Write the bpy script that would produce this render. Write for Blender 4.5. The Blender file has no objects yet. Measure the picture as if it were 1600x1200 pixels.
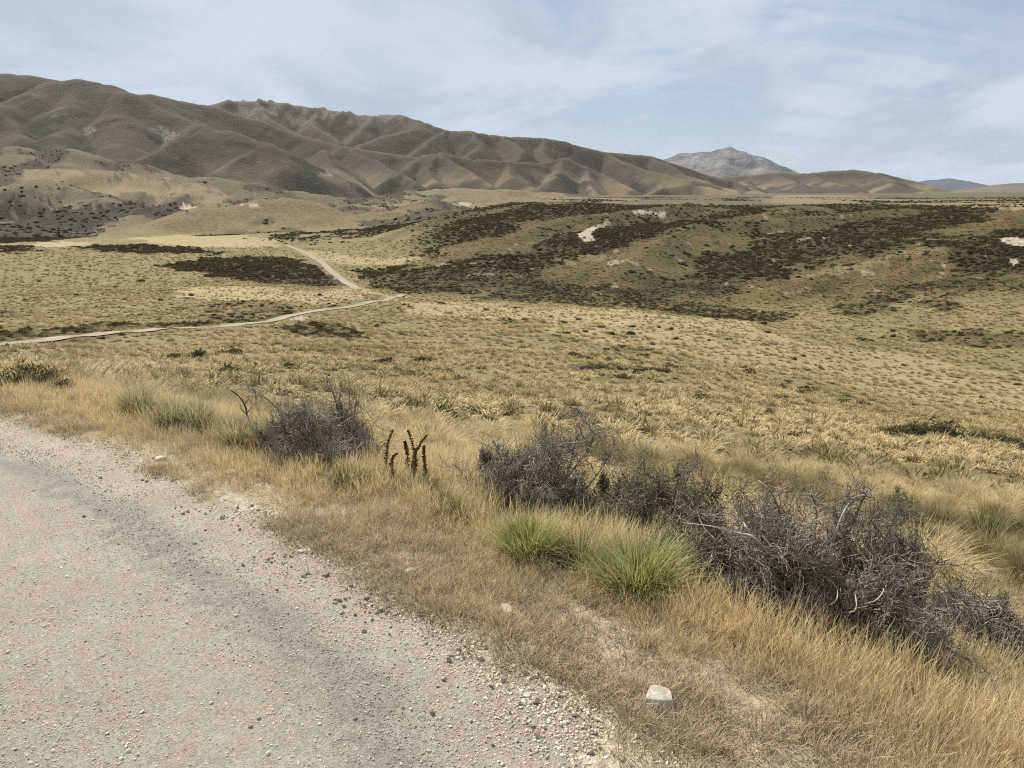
import bpy, math, random
import numpy as np
from math import radians, sin, cos, tan, pi

# ------------------------------------------------------------------ camera, sky, sun, exposure
H = 1.9                       # eye height above the gravel road
PITCH = radians(14.0)
F = 1202.0                    # focal length in pixels of the 1600 px wide photograph
SUN_AZ = radians(-37.0)       # from +Y, negative = to the left
SUN_EL = radians(50.0)
S = bpy.context.scene
col = S.collection

cam_d = bpy.data.cameras.new('camera')
cam = bpy.data.objects.new('camera', cam_d)
col.objects.link(cam)
cam_d.sensor_width = 36.0
cam_d.lens = F / 1600 * 36
cam_d.clip_start = 0.05
cam_d.clip_end = 120000
cam.location = (0, 0, H)
cam.rotation_euler = (radians(90) - PITCH, 0, 0)
S.camera = cam
S.view_settings.view_transform = 'Standard'
S.view_settings.look = 'None'
S.view_settings.exposure = 0.5
S.view_settings.gamma = 1.0
S.cycles.max_bounces = 6
S.cycles.diffuse_bounces = 3
S.cycles.transmission_bounces = 3
S.cycles.transparent_max_bounces = 4
S.cycles.volume_bounces = 0
S.cycles.use_denoising = False
S.cycles.filter_width = 1.15

W = bpy.data.worlds.new('World')
S.world = W
W.use_nodes = True


class NT:
    """small helper round a node tree"""
    def __init__(s, tree):
        s.t = tree
        s.n = tree.nodes
        s.l = tree.links

    def new(s, kind, **kw):
        n = s.n.new(kind)
        for k, v in kw.items():
            setattr(n, k, v)
        return n

    def put(s, sock, v):
        if hasattr(v, 'is_linked'):
            s.l.new(v, sock)
        elif v is not None:
            if isinstance(v, (tuple, list)) and len(v) == 3 and sock.type == 'RGBA':
                v = (*v, 1)
            sock.default_value = v

    def noise(s, vec, scale, detail=4, rough=.55, dist=0.0):
        n = s.new('ShaderNodeTexNoise')
        s.put(n.inputs['Vector'], vec)
        n.inputs['Scale'].default_value = scale
        n.inputs['Detail'].default_value = detail
        n.inputs['Roughness'].default_value = rough
        n.inputs['Distortion'].default_value = dist
        return n.outputs['Fac']

    def voro(s, vec, scale, feature='F1'):
        n = s.new('ShaderNodeTexVoronoi', feature=feature)
        s.put(n.inputs['Vector'], vec)
        n.inputs['Scale'].default_value = scale
        return n

    def math(s, op, a, b=None, c=None, clamp=False):
        n = s.new('ShaderNodeMath', operation=op, use_clamp=clamp)
        s.put(n.inputs[0], a)
        if b is not None:
            s.put(n.inputs[1], b)
        if c is not None:
            s.put(n.inputs[2], c)
        return n.outputs[0]

    def smooth(s, v, a, b, lo=0.0, hi=1.0):
        n = s.new('ShaderNodeMapRange', interpolation_type='SMOOTHSTEP')
        s.put(n.inputs[0], v)
        for i, q in zip((1, 2, 3, 4), (a, b, lo, hi)):
            n.inputs[i].default_value = q
        return n.outputs[0]

    def mix(s, f, a, b, mode='MIX'):
        n = s.new('ShaderNodeMix', data_type='RGBA', blend_type=mode)
        s.put(n.inputs[0], f)
        s.put(n.inputs[6], a)
        s.put(n.inputs[7], b)
        return n.outputs[2]

    def attr(s, name, typ='GEOMETRY'):
        return s.new('ShaderNodeAttribute', attribute_name=name, attribute_type=typ).outputs['Fac']

    def vmath(s, op, a, b=None):
        n = s.new('ShaderNodeVectorMath', operation=op)
        s.put(n.inputs[0], a)
        if b is not None:
            s.put(n.inputs[1], b)
        return n


# --- sky: Nishita blue with thin high cloud sheets lying on a plane overhead
g = NT(W.node_tree)
g.n.clear()
sky = g.new('ShaderNodeTexSky', sky_type='NISHITA')
sky.sun_disc = False
sky.sun_elevation = SUN_EL
sky.sun_rotation = SUN_AZ
sky.altitude = 600
sky.air_density = 1.0
sky.dust_density = 0.6
sky.ozone_density = 1.3
tc = g.new('ShaderNodeTexCoord')
sep = g.new('ShaderNodeSeparateXYZ')
g.l.new(tc.outputs['Generated'], sep.inputs[0])
zc = g.math('ADD', g.math('MAXIMUM', sep.outputs[2], 0.0), 0.22)
comb = g.new('ShaderNodeCombineXYZ')
g.put(comb.inputs[0], g.math('DIVIDE', sep.outputs[0], zc))
g.put(comb.inputs[1], g.math('DIVIDE', sep.outputs[1], zc))
mp = g.new('ShaderNodeMapping')
g.l.new(comb.outputs[0], mp.inputs[0])
mp.inputs['Rotation'].default_value = (0, 0, radians(24))
mp.inputs['Scale'].default_value = (1.0, 0.62, 1)
mp.inputs['Location'].default_value = (3.1, 1.7, 0)
broad = g.noise(mp.outputs[0], 0.9, 6, .55, .5)
mp2 = g.new('ShaderNodeMapping')
g.l.new(comb.outputs[0], mp2.inputs[0])
mp2.inputs['Rotation'].default_value = (0, 0, radians(-38))
mp2.inputs['Scale'].default_value = (0.9, 3.0, 1)
streak = g.noise(mp2.outputs[0], 0.9, 7, .62, .8)
# the sheet thickens to the left, thins to the right
side = g.smooth(sep.outputs[0], -0.55, 0.45, 0.085, -0.005)
cl = g.math('ADD', g.math('MULTIPLY', broad, 0.85), g.math('MULTIPLY', streak, 0.35))
cl = g.math('ADD', cl, side)
cl = g.smooth(cl, 0.43, 0.63)
cl = g.math('MULTIPLY', cl, 0.95)
cloud_col = g.mix(g.smooth(g.noise(mp.outputs[0], 1.7, 5, .55, .6), .36, .62), (4.7, 5.5, 6.75), (6.2, 7.0, 7.9))
thin = g.mix(0.50, sky.outputs[0], (4.0, 4.75, 6.4))
skyc = g.mix(cl, thin, cloud_col)
bg = g.new('ShaderNodeBackground')
g.put(bg.inputs[0], skyc)
bg.inputs[1].default_value = 0.073
wo = g.new('ShaderNodeOutputWorld')
g.l.new(bg.outputs[0], wo.inputs[0])

sun_d = bpy.data.lights.new('sun', 'SUN')
sun_d.energy = 4.9
sun_d.angle = radians(0.9)
sun_d.color = (1.0, 0.93, 0.82)
sun = bpy.data.objects.new('sun', sun_d)
col.objects.link(sun)
sun.location = (-30, 15, 40)
sun.rotation_euler = (radians(90) - SUN_EL, 0, -SUN_AZ + pi)
# a sun lamp shines along its -Z: check the direction and fix the heading exactly
from mathutils import Vector
sv = Vector((sin(SUN_AZ) * cos(SUN_EL), cos(SUN_AZ) * cos(SUN_EL), sin(SUN_EL)))
sun.rotation_euler = sv.to_track_quat('Z', 'Y').to_euler()

# ------------------------------------------------------------------ helpers
RNG = np.random.default_rng(7)
random.seed(7)


def sstep(a, b, x):
    t = np.clip((x - a) / (b - a), 0, 1)
    return t * t * (3 - 2 * t)


def _hash(ix, iy, seed):
    h = (ix.astype(np.int64) * 374761393 + iy.astype(np.int64) * 668265263 + seed * 144665) & 0xFFFFFFFF
    h = ((h ^ (h >> 13)) * 1274126177) & 0xFFFFFFFF
    return ((h ^ (h >> 16)) & 0xFFFF) / 65535.0


def vnoise(x, y, seed=0):
    x = np.asarray(x, float)
    y = np.asarray(y, float)
    ix = np.floor(x)
    iy = np.floor(y)
    fx = x - ix
    fy = y - iy
    fx = fx * fx * (3 - 2 * fx)
    fy = fy * fy * (3 - 2 * fy)
    a = _hash(ix, iy, seed)
    b = _hash(ix + 1, iy, seed)
    c = _hash(ix, iy + 1, seed)
    d = _hash(ix + 1, iy + 1, seed)
    return (a * (1 - fx) + b * fx) * (1 - fy) + (c * (1 - fx) + d * fx) * fy


def fbm(x, y, seed=0, octv=4, gain=.5):
    s = 0
    a = 1.0
    tot = 0
    for i in range(octv):
        s = s + a * vnoise(np.asarray(x) * 2 ** i + 17.3 * i, np.asarray(y) * 2 ** i - 9.1 * i, seed + i)
        tot += a
        a *= gain
    return s / tot              # 0..1


def mk(name, V, Fc, mat=None, parent=None, attrs=None, smooth=True, link=True):
    """one mesh object from numpy arrays; Fc is (n,3), (n,4) or a list of such arrays"""
    V = np.asarray(V, np.float32)
    Fl = Fc if isinstance(Fc, list) else [Fc]
    Fl = [np.asarray(f, np.int32) for f in Fl if len(f)]
    me = bpy.data.meshes.new(name)
    me.vertices.add(len(V))
    me.vertices.foreach_set('co', V.ravel())
    nl = sum(f.size for f in Fl)
    npoly = sum(len(f) for f in Fl)
    me.loops.add(nl)
    me.polygons.add(npoly)
    me.loops.foreach_set('vertex_index', np.concatenate([f.ravel() for f in Fl]))
    starts = []
    o = 0
    for f in Fl:
        k = f.shape[1]
        starts.append(o + np.arange(len(f)) * k)
        o += f.size
    me.polygons.foreach_set('loop_start', np.concatenate(starts).astype(np.int32))
    me.update(calc_edges=True)
    me.polygons.foreach_set('use_smooth', np.full(npoly, smooth))
    for k, v in (attrs or {}).items():
        a = me.attributes.new(k, 'FLOAT', 'POINT')
        a.data.foreach_set('value', np.asarray(v, np.float32))
    if mat:
        me.materials.append(mat)
    ob = bpy.data.objects.new(name, me)
    if link:
        col.objects.link(ob)
    if parent:
        ob.parent = parent
    return ob


def tag(o, label=None, cat=None, group=None, kind=None):
    if label:
        o['label'] = label
    if cat:
        o['category'] = cat
    if group:
        o['group'] = group
    if kind:
        o['kind'] = kind
    return o


def empty(name, loc, rz=0.0, scale=1.0):
    o = bpy.data.objects.new(name, None)
    o.empty_display_size = .2
    col.objects.link(o)
    o.location = loc
    o.rotation_euler = (0, 0, rz)
    o.scale = (scale,) * 3
    return o


def copy_tree(o):
    c = o.copy()
    col.objects.link(c)
    for ch in o.children:
        d = ch.copy()
        col.objects.link(d)
        d.parent = c
    return c


# ------------------------------------------------------------------ the lie of the land
def ray(px, py):
    u = (np.asarray(px, float) - 800) / F
    v = (600 - np.asarray(py, float)) / F
    return u, cos(PITCH) + v * sin(PITCH), -sin(PITCH) + v * cos(PITCH)


def azel(px, py):
    x, y, z = ray(px, py)
    return np.arctan2(x, y), z / np.hypot(x, y)


def at_range(px, py, r):
    a, e = azel(px, py)
    return float(r * np.sin(a)), float(r * np.cos(a)), float(H + r * e)


KR = np.array([9, 13, 20, 30, 45, 70, 100, 150, 200, 260, 330, 420, 520, 650, 900, 1300, 2000, 4000, 10000], float)
SURVEY = {   # sight lines down to the ground, one row per bearing, at the ranges KR
    0:    [628, 610, 592, 580, 568, 553, 541, 515, 490, 465, 440, 410, 388, 374, 352, 332, 314, 305, 300],
    200:  [668, 640, 612, 594, 577, 556, 540, 513, 489, 464, 440, 410, 388, 374, 356, 335, 314, 305, 300],
    400:  [700, 663, 632, 606, 582, 556, 536, 508, 485, 459, 436, 406, 385, 370, 350, 330, 314, 305, 300],
    600:  [735, 690, 652, 624, 595, 563, 538, 506, 482, 460, 435, 405, 380, 358, 338, 324, 314, 305, 300],
    800:  [760, 715, 675, 642, 608, 570, 540, 505, 482, 463, 412, 372, 341, 320, 323, 315, 310, 304, 300],
    1000: [790, 738, 695, 660, 622, 580, 550, 513, 488, 472, 420, 372, 338, 321, 324, 316, 310, 304, 300],
    1200: [815, 765, 720, 685, 645, 603, 570, 530, 505, 482, 425, 378, 345, 322, 324, 316, 310, 304, 300],
    1400: [840, 795, 748, 710, 672, 630, 597, 557, 520, 470, 425, 373, 342, 322, 322, 316, 310, 304, 300],
    1600: [862, 820, 770, 728, 695, 655, 620, 577, 525, 463, 410, 362, 337, 320, 320, 314, 309, 304, 300],
}
ST_PX = np.array(sorted(SURVEY), float)
ST_AZ = np.arctan2((ST_PX - 800) / F, cos(PITCH) + .1 * sin(PITCH))
TAB = np.zeros((len(ST_PX), len(KR)))
for i, p in enumerate(sorted(SURVEY)):
    for j, py in enumerate(SURVEY[p]):
        v = (600 - py) / F
        yy = cos(PITCH) + v * sin(PITCH)
        TAB[i, j] = (-sin(PITCH) + v * cos(PITCH)) / (yy / cos(ST_AZ[i]))


def cr(t, p0, p1, p2, p3):
    return 0.5 * (2 * p1 + (p2 - p0) * t + (2 * p0 - 5 * p1 + 4 * p2 - p3) * t * t + (3 * p1 - p0 - 3 * p2 + p3) * t ** 3)


def table_z(az, r):
    ai = np.interp(az, ST_AZ, np.arange(len(ST_AZ)))
    ri = np.interp(np.log(np.maximum(r, 9)), np.log(KR), np.arange(len(KR)))
    a0 = np.clip(np.floor(ai).astype(int), 0, len(ST_AZ) - 2)
    r0 = np.clip(np.floor(ri).astype(int), 0, len(KR) - 2)
    ta = ai - a0
    tr = ri - r0
    rows = []
    for k in (-1, 0, 1, 2):
        a = np.clip(a0 + k, 0, len(ST_AZ) - 1)
        q = [TAB[a, np.clip(r0 + m, 0, len(KR) - 1)] for m in (-1, 0, 1, 2)]
        rows.append(cr(tr, *q))
    return H + r * cr(ta, *rows)


# right-hand edge of the near road, walking away from the camera
EDGE = np.array([(3.4, -40), (3.3, -15), (2.9, -5), (2.35, -1.5), (1.75, 0.2), (1.08, 1.35), (.435, 2.22), (-.297, 3.2), (-1.49, 4.38),
                 (-2.56, 5.3), (-3.81, 6.2), (-4.75, 6.75), (-6.3, 7.45), (-8.6, 8.2), (-12, 9.0), (-20, 10), (-60, 11)], float)


def smooth_poly(P, k=6):
    out = []
    n = len(P)
    for i in range(n - 1):
        p0, p1, p2, p3 = P[max(i - 1, 0)], P[i], P[i + 1], P[min(i + 2, n - 1)]
        for t in np.arange(k) / k:
            out.append(cr(t, p0, p1, p2, p3))
    out.append(P[-1])
    return np.array(out)


EDGE_S = smooth_poly(EDGE, 5)


def edge_d(x, y):
    """signed distance to the road edge, positive on the verge side"""
    x = np.asarray(x, float)
    y = np.asarray(y, float)
    best = np.full(x.shape, 1e9)
    sg = np.ones(x.shape)
    for a, b in zip(EDGE_S[:-1], EDGE_S[1:]):
        ex, ey = b - a
        L2 = ex * ex + ey * ey
        t = np.clip(((x - a[0]) * ex + (y - a[1]) * ey) / L2, 0, 1)
        dx = x - a[0] - t * ex
        dy = y - a[1] - t * ey
        d = np.hypot(dx, dy)
        m = d < best
        best = np.where(m, d, best)
        sg = np.where(m, np.sign(-(ex * dy - ey * dx)), sg)
    return best * np.where(sg == 0, 1, sg)


def verge_z(d):
    dd = np.maximum(d, 0)
    z = -0.05 * dd - 0.36 * (np.sqrt(np.maximum(dd - .75, 0) ** 2 + .06) - .245) * (dd > .75)
    return z


def tents(x, y, ridges, s, w, base=None, k=0.0):
    """highest of many ridge lines, each falling away to both sides"""
    out = np.full(x.shape, -1e6) if base is None else base.copy()
    for rd in ridges:
        sl, ww, pts = (rd[0], rd[1], rd[2]) if isinstance(rd[0], (int, float)) else (s, w, rd)
        P = [at_range(*p) for p in pts]
        for a, b in zip(P[:-1], P[1:]):
            ex, ey = b[0] - a[0], b[1] - a[1]
            t = np.clip(((x - a[0]) * ex + (y - a[1]) * ey) / (ex * ex + ey * ey + 1e-9), 0, 1)
            d = np.hypot(x - a[0] - t * ex, y - a[1] - t * ey)
            v = a[2] + t * (b[2] - a[2]) - sl * (np.sqrt(d * d + ww * ww) - ww)
            if k:
                h = np.maximum(k - np.abs(out - v), 0) / k
                out = np.maximum(out, v) + h * h * k * .25
            else:
                out = np.maximum(out, v)
    return out


BANK_SPURS = [
    (.42, 5, [(1640, 318, 600), (1480, 376, 430), (1300, 426, 335), (1215, 452, 285)]),
    (.42, 5, [(1420, 326, 600), (1160, 345, 520), (1000, 390, 410), (880, 432, 320)]),
    (.45, 4, [(1680, 412, 340), (1550, 464, 270), (1450, 518, 212)]),
    (.42, 5, [(1080, 318, 620), (880, 340, 510), (770, 378, 420), (690, 412, 360)]),
    (.45, 4, [(1560, 345, 500), (1400, 430, 330), (1330, 474, 265)]),
    (.42, 5, [(1260, 322, 620), (1080, 352, 480), (960, 420, 345)]),
    (.42, 5, [(860, 319, 640), (700, 334, 600), (610, 362, 540), (560, 385, 500)]),
]
FOOTHILLS = [
    (.32, 25, [(-500, 190, 2300), (-200, 215, 2200), (0, 230, 2100), (60, 240, 2050), (112, 240, 2050), (200, 254, 2000), (263, 271, 1900),
               (330, 275, 1850), (400, 284, 1800), (500, 305, 1700), (565, 320, 1600)]),
    (.32, 20, [(-500, 225, 1700), (-200, 245, 1600), (0, 254, 1550), (144, 268, 1500), (225, 276, 1450), (310, 289, 1350), (360, 303, 1250), (420, 318, 1150)]),
    (.30, 12, [(-300, 280, 1250), (0, 290, 1200), (80, 284, 1180), (150, 303, 1080), (215, 318, 980)]),
    (.30, 14, [(262, 352, 800), (300, 338, 820), (350, 321, 840), (400, 318, 850), (460, 320, 850), (500, 330, 830), (550, 347, 780)]),
    (.25, 14, [(170, 345, 880), (205, 331, 900), (240, 338, 900)]),
    (.30, 30, [(560, 322, 1400), (640, 300, 2300), (720, 292, 2700), (800, 296, 2800), (900, 303, 2900)]),
    (.25, 10, [(640, 335, 900), (680, 322, 950), (740, 318, 1000), (800, 321, 900)]),
    (.2, 25, [(1300, 312, 2400), (1420, 308, 2600), (1600, 306, 2600)]),
]


def ground_z(az, r):
    x = r * np.sin(az)
    y = r * np.cos(az)
    zt = table_z(az, r)
    m = r > 450
    if m.any():
        q = tents(x[m], y[m], FOOTHILLS, .25, 20, base=zt[m], k=5.0)
        zt = zt.copy()
        zt[m] = q
    # rolling ground
    zt = zt + sstep(14, 60, r) * (fbm(x / 14, y / 14, 3, 3) - .5) * 1.3
    zt = zt + sstep(60, 200, r) * (1 - sstep(700, 1500, r)) * (fbm(x / 55, y / 55, 9, 4) - .5) * 4.0
    bank = sstep(260, 340, r) * (1 - sstep(560, 640, r)) * sstep(-.10, .05, az)
    rid = np.abs(fbm(x / 70 + y / 300, y / 130, 21, 4) - .5) * 2
    zt = zt + bank * ((rid - .25) * 9 - 4)
    if m.any():
        bm = (r > 200) & (r < 680)
        q = tents(x[bm], y[bm], BANK_SPURS, .4, 5)
        q = q + (fbm(x[bm] / 22, y[bm] / 22, 25, 3) - .5) * 2
        cur = zt[bm]
        lift = np.clip(q - cur, 0, 7)
        zt = zt.copy()
        zt[bm] = cur + lift
    far = sstep(600, 1000, r) * (1 - sstep(2500, 4000, r)) * (az < .05)
    zt = zt + far * (np.abs(fbm(x / 120, y / 120, 33, 4) - .5) * 2 - .3) * 22
    # the near bank and the road
    near = r < 90
    if near.any():
        d = edge_d(x[near], y[near])
        zn = verge_z(d) + sstep(.1, .6, d) * (fbm(x[near] / .5, y[near] / .5, 5, 3) - .5) * .07
        zn = zn + .022 * np.exp(-((d - .05) / .16) ** 2) * (fbm(x[near] / .3, y[near] / .3, 6, 2))
        zn = zn - .09 * (1 - sstep(-.35, -.12, d))
        wgt = np.maximum(1 - sstep(7.5, 13, r[near]), 1 - sstep(.6, 5, d))
        # only the road and its bank on the left run out past 14 m
        zt = zt.copy()
        zt[near] = zt[near] * (1 - wgt) + zn * wgt
    return zt


# polar sheet, finest in front
az_in = np.radians(np.arange(-42, 42.001, .12))
az_out = np.radians(np.concatenate([np.arange(45, 318, 3.0)]))
AZ = np.concatenate([az_in, az_out])
RR = np.concatenate([[.02, .3, .7, 1.0], np.geomspace(1.25, 45000, 820)])
A2, R2 = np.meshgrid(AZ, RR, indexing='ij')
A2w = (A2 + pi) % (2 * pi) - pi
ZG = ground_z(A2w.ravel(), R2.ravel()).reshape(A2.shape)
NI = len(az_in)
ELG = (ZG[:NI] - H) / R2[:NI]
ELM = np.maximum.accumulate(ELG, axis=1)


def gz(x, y):
    """height of the ground sheet (the front sector)"""
    x = np.asarray(x, float)
    y = np.asarray(y, float)
    a = np.arctan2(x, y)
    r = np.hypot(x, y)
    ai = np.clip((a - az_in[0]) / (az_in[1] - az_in[0]), 0, NI - 1.001)
    ri = np.interp(r, RR, np.arange(len(RR)))
    a0 = ai.astype(int)
    r0 = np.minimum(ri.astype(int), len(RR) - 2)
    ta = ai - a0
    tr = ri - r0
    return (ZG[a0, r0] * (1 - ta) + ZG[a0 + 1, r0] * ta) * (1 - tr) + (ZG[a0, r0 + 1] * (1 - ta) + ZG[a0 + 1, r0 + 1] * ta) * tr


def at(px, py):
    """where the sight line through a point of the photograph meets the ground"""
    a, e = azel(px, py)
    i = int(round(float((a - az_in[0]) / (az_in[1] - az_in[0]))))
    i = min(max(i, 0), NI - 1)
    j = int(np.searchsorted(ELM[i], float(e)))
    j = min(max(j, 1), len(RR) - 1)
    e0, e1 = ELM[i, j - 1], ELM[i, j]
    t = 0 if e1 == e0 else (float(e) - e0) / (e1 - e0)
    r = RR[j - 1] + min(max(t, 0), 1) * (RR[j] - RR[j - 1])
    x, y = float(r * np.sin(a)), float(r * np.cos(a))
    return Vector((x, y, float(gz(x, y))))


def in_poly(x, y, P):
    ins = np.zeros(x.shape, bool)
    n = len(P)
    for i in range(n):
        x0, y0 = P[i]
        x1, y1 = P[(i + 1) % n]
        c = ((y0 > y) != (y1 > y)) & (x < (x1 - x0) * (y - y0) / (y1 - y0 + 1e-12) + x0)
        ins ^= c
    return ins


def patches(x, y, polys, warp=1.0, seed=50):
    """1 inside any of the outlines, which were taken off the photograph and laid on the ground"""
    r = np.hypot(x, y)
    # ragged edges: two sizes of wander, in metres
    k = np.clip(r / 300, .3, 4) * warp
    X = x + (fbm(x / 9, y / 9, seed, 4, .6) - .5) * 12 * k
    Y = y + (fbm(x / 12, y / 16, seed + 9, 4, .6) - .5) * 26 * k
    a = np.arctan2(X, Y)
    lr = np.log(np.hypot(X, Y) + 1e-6)
    out = np.zeros(x.shape)
    for item in polys:
        amt, P = item
        Q = []
        for p in P:
            w3 = at(*p)
            Q.append((math.atan2(w3.x, w3.y), math.log(math.hypot(w3.x, w3.y))))
        m = in_poly(a, lr, Q)
        out = np.where(m, np.maximum(out, amt), out)
    return out


SCRUB = [
    (1., [(-60, 384), (40, 385), (60, 394), (-60, 393)]),
    (1., [(95, 386), (200, 382), (325, 389), (345, 397), (250, 397), (150, 393)]),
    (1., [(255, 414), (340, 402), (430, 402), (500, 417), (525, 432), (540, 447), (480, 446), (400, 442), (330, 431), (280, 424)]),
    (.8, [(560, 422), (620, 415), (680, 410), (740, 418), (760, 440), (740, 462), (690, 458), (620, 456), (575, 448)]),
    (.85, [(690, 440), (720, 432), (755, 440), (750, 455), (700, 456)]),
    (.75, [(740, 470), (760, 455), (830, 440), (900, 440), (980, 450), (1060, 468), (1150, 480), (1240, 492), (1200, 505), (1100, 495), (980, 482), (860, 472)]),
    (.95, [(905, 392), (918, 375), (925, 352), (950, 337), (985, 330), (1040, 335), (1085, 330), (1110, 345), (1090, 358), (1040, 368), (990, 375), (950, 395), (920, 398)]),
    (.7, [(560, 348), (640, 330), (740, 325), (860, 322), (960, 322), (1060, 323), (1160, 328), (1260, 330), (1400, 334), (1540, 336), (1540, 346), (1440, 362), (1340, 378), (1300, 372), (1380, 350), (1260, 345), (1120, 340), (1000, 330), (880, 332), (760, 338), (640, 348), (580, 358)]),
    (.8, [(1220, 350), (1260, 340), (1300, 345), (1350, 342), (1330, 360), (1280, 375), (1230, 372)]),
    (.75, [(1300, 470), (1380, 452), (1420, 440), (1428, 450), (1410, 470), (1380, 490), (1310, 492)]),
    (.6, [(1420, 520), (1500, 512), (1600, 520), (1680, 540), (1680, 555), (1560, 548), (1440, 535)]),
    (.7, [(1450, 470), (1500, 455), (1540, 425), (1560, 430), (1530, 455), (1500, 475), (1460, 490)]),
    (.75, [(430, 512), (470, 503), (520, 505), (560, 520), (580, 535), (540, 532), (480, 524), (430, 518)]),
    (1., [(-50, 372), (0, 350), (60, 335), (140, 330), (210, 330), (190, 345), (150, 356), (120, 372), (60, 378), (-50, 384)]),
    (1., [(-50, 350), (-50, 318), (0, 305), (60, 318), (180, 322), (260, 324), (300, 330), (200, 332), (100, 340)]),
    (.85, [(110, 360), (150, 352), (170, 355), (150, 368), (115, 370)]),
    (.7, [(0, 520), (80, 515), (200, 506), (330, 500), (440, 492), (445, 500), (330, 507), (200, 514), (80, 526), (-20, 535)]),
    (.45, [(-10, 300), (60, 292), (110, 300), (90, 316), (20, 322)]),
    (.7, [(545, 300), (580, 293), (640, 293), (650, 303), (610, 318), (570, 322), (540, 318)]),
    (.4, [(360, 470), (430, 466), (440, 478), (380, 484)]),
    (.4, [(920, 548), (985, 540), (1030, 545), (1010, 556), (940, 560)]),
]
BARE = [
    (.9, [(903, 368), (920, 355), (950, 346), (950, 352), (925, 366), (935, 376), (915, 378)]),
    (.9, [(985, 332), (1005, 329), (1045, 331), (1040, 338), (1000, 334)]),
    (.9, [(1556, 379), (1575, 372), (1600, 373), (1640, 380), (1640, 388), (1600, 387), (1580, 384)]),
    (.6, [(1522, 402), (1540, 394), (1552, 399), (1545, 403)]),
    (.9, [(1576, 404), (1582, 400), (1592, 410), (1584, 416)]),
    (.5, [(950, 413), (965, 406), (985, 405), (975, 410), (955, 416)]),
    (.4, [(1225, 456), (1265, 448), (1270, 451), (1228, 460)]),
    (1., [(278, 326), (285, 319), (297, 317), (308, 324), (300, 327)]),
    (1., [(358, 323), (370, 321), (410, 321), (440, 323), (400, 324)]),
    (.9, [(705, 318), (720, 315), (735, 318), (720, 321)]),
    (.8, [(448, 499), (470, 493), (487, 495), (480, 500), (460, 502)]),
]
GOLD = [   # pale, close-cropped straw
    (.5, [(860, 500), (1000, 500), (1200, 520), (1330, 545), (1450, 560), (1650, 595), (1650, 650), (1450, 625), (1250, 590), (1100, 560), (950, 540), (850, 520)]),
    (.7, [(620, 470), (800, 474), (1000, 488), (1200, 505), (1180, 520), (1000, 505), (800, 500), (640, 490)]),
    (.8, [(250, 450), (420, 452), (560, 452), (610, 462), (520, 478), (420, 470), (300, 468)]),
    (.7, [(470, 390), (560, 400), (660, 402), (640, 412), (560, 416), (510, 410)]),
    (.9, [(45, 380), (100, 377), (145, 379), (140, 384), (45, 385)]),
    (.8, [(200, 372), (300, 366), (420, 372), (450, 384), (380, 388), (260, 384)]),
    (.8, [(-40, 258), (120, 268), (240, 280), (340, 298), (400, 312), (300, 310), (200, 300), (100, 288), (-40, 280)]),
    (.3, [(860, 404), (900, 400), (980, 398), (960, 406), (880, 412)]),
    (.3, [(1230, 430), (1300, 415), (1400, 396), (1480, 382), (1490, 386), (1400, 404), (1330, 420), (1250, 440)]),
    (.7, [(1220, 300), (1400, 312), (1650, 312), (1650, 322), (1400, 320), (1200, 316)]),
    (.5, [(560, 322), (700, 295), (800, 296), (880, 303), (1000, 312), (880, 318), (700, 318)]),
    (.8, [(640, 284), (720, 288), (790, 291), (860, 296), (760, 297), (640, 292)]),
]

# ------------------------------------------------------------------ materials
def mat(name):
    m = bpy.data.materials.new(name)
    m.use_nodes = True
    q = NT(m.node_tree)
    q.n.clear()
    out = q.new('ShaderNodeOutputMaterial')
    return m, q, out


def principled(q, out, colr, rough=.9, bump=None, strength=.5, dist=.05, spec=.15):
    b = q.new('ShaderNodeBsdfPrincipled')
    q.put(b.inputs['Base Color'], colr)
    q.put(b.inputs['Roughness'], rough)
    b.inputs['Specular IOR Level'].default_value = spec
    if bump is not None:
        bp = q.new('ShaderNodeBump')
        bp.inputs['Strength'].default_value = strength
        bp.inputs['Distance'].default_value = dist
        q.put(bp.inputs['Height'], bump)
        q.l.new(bp.outputs[0], b.inputs['Normal'])
    q.l.new(b.outputs[0], out.inputs[0])
    return b


def gravel_color(q, P, d):
    """beige packed gravel with greyer loose strips beside the wheel tracks; d is the distance from the road edge"""
    n1 = q.noise(P, 1.7, 4)
    n2 = q.noise(P, 9, 3)
    n3 = q.noise(P, 60, 5, .8)
    v = q.voro(P, 130)
    c = q.mix(q.smooth(n1, .3, .7), (.50, .452, .378), (.60, .55, .465))
    c = q.mix(q.smooth(n2, .35, .75, 0, .5), c, (.52, .43, .31))
    dd = q.math('ADD', d, q.math('MULTIPLY', q.math('SUBTRACT', n1, .5), .45))
    dd = q.math('ADD', dd, q.math('MULTIPLY', q.math('SUBTRACT', n2, .5), .3))
    g1 = q.math('MULTIPLY', q.smooth(dd, -.86, -.68), q.smooth(dd, -.46, -.60))
    g2 = q.math('MULTIPLY', q.smooth(dd, -2.2, -1.95), q.smooth(dd, -1.6, -1.85))
    grey = q.math('MULTIPLY', q.math('MULTIPLY', q.math('MAXIMUM', g1, g2), .85), q.smooth(n2, .30, .62, .35, 1))
    c = q.mix(grey, c, (.37, .345, .31))
    # every stone its own tone
    st = q.new('ShaderNodeSeparateColor')
    q.l.new(v.outputs['Color'], st.inputs[0])
    c = q.mix(.6, c, q.mix(st.outputs[0], (.50, .48, .45), (1.1, 1.07, 1.02)), 'MULTIPLY')
    c = q.mix(q.smooth(n3, .56, .70, 0, .7), c, (.16, .135, .105))
    hgt = q.math('ADD', q.noise(P, 160, 4, .75), q.math('MULTIPLY', n3, .9))
    return c, hgt


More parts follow.
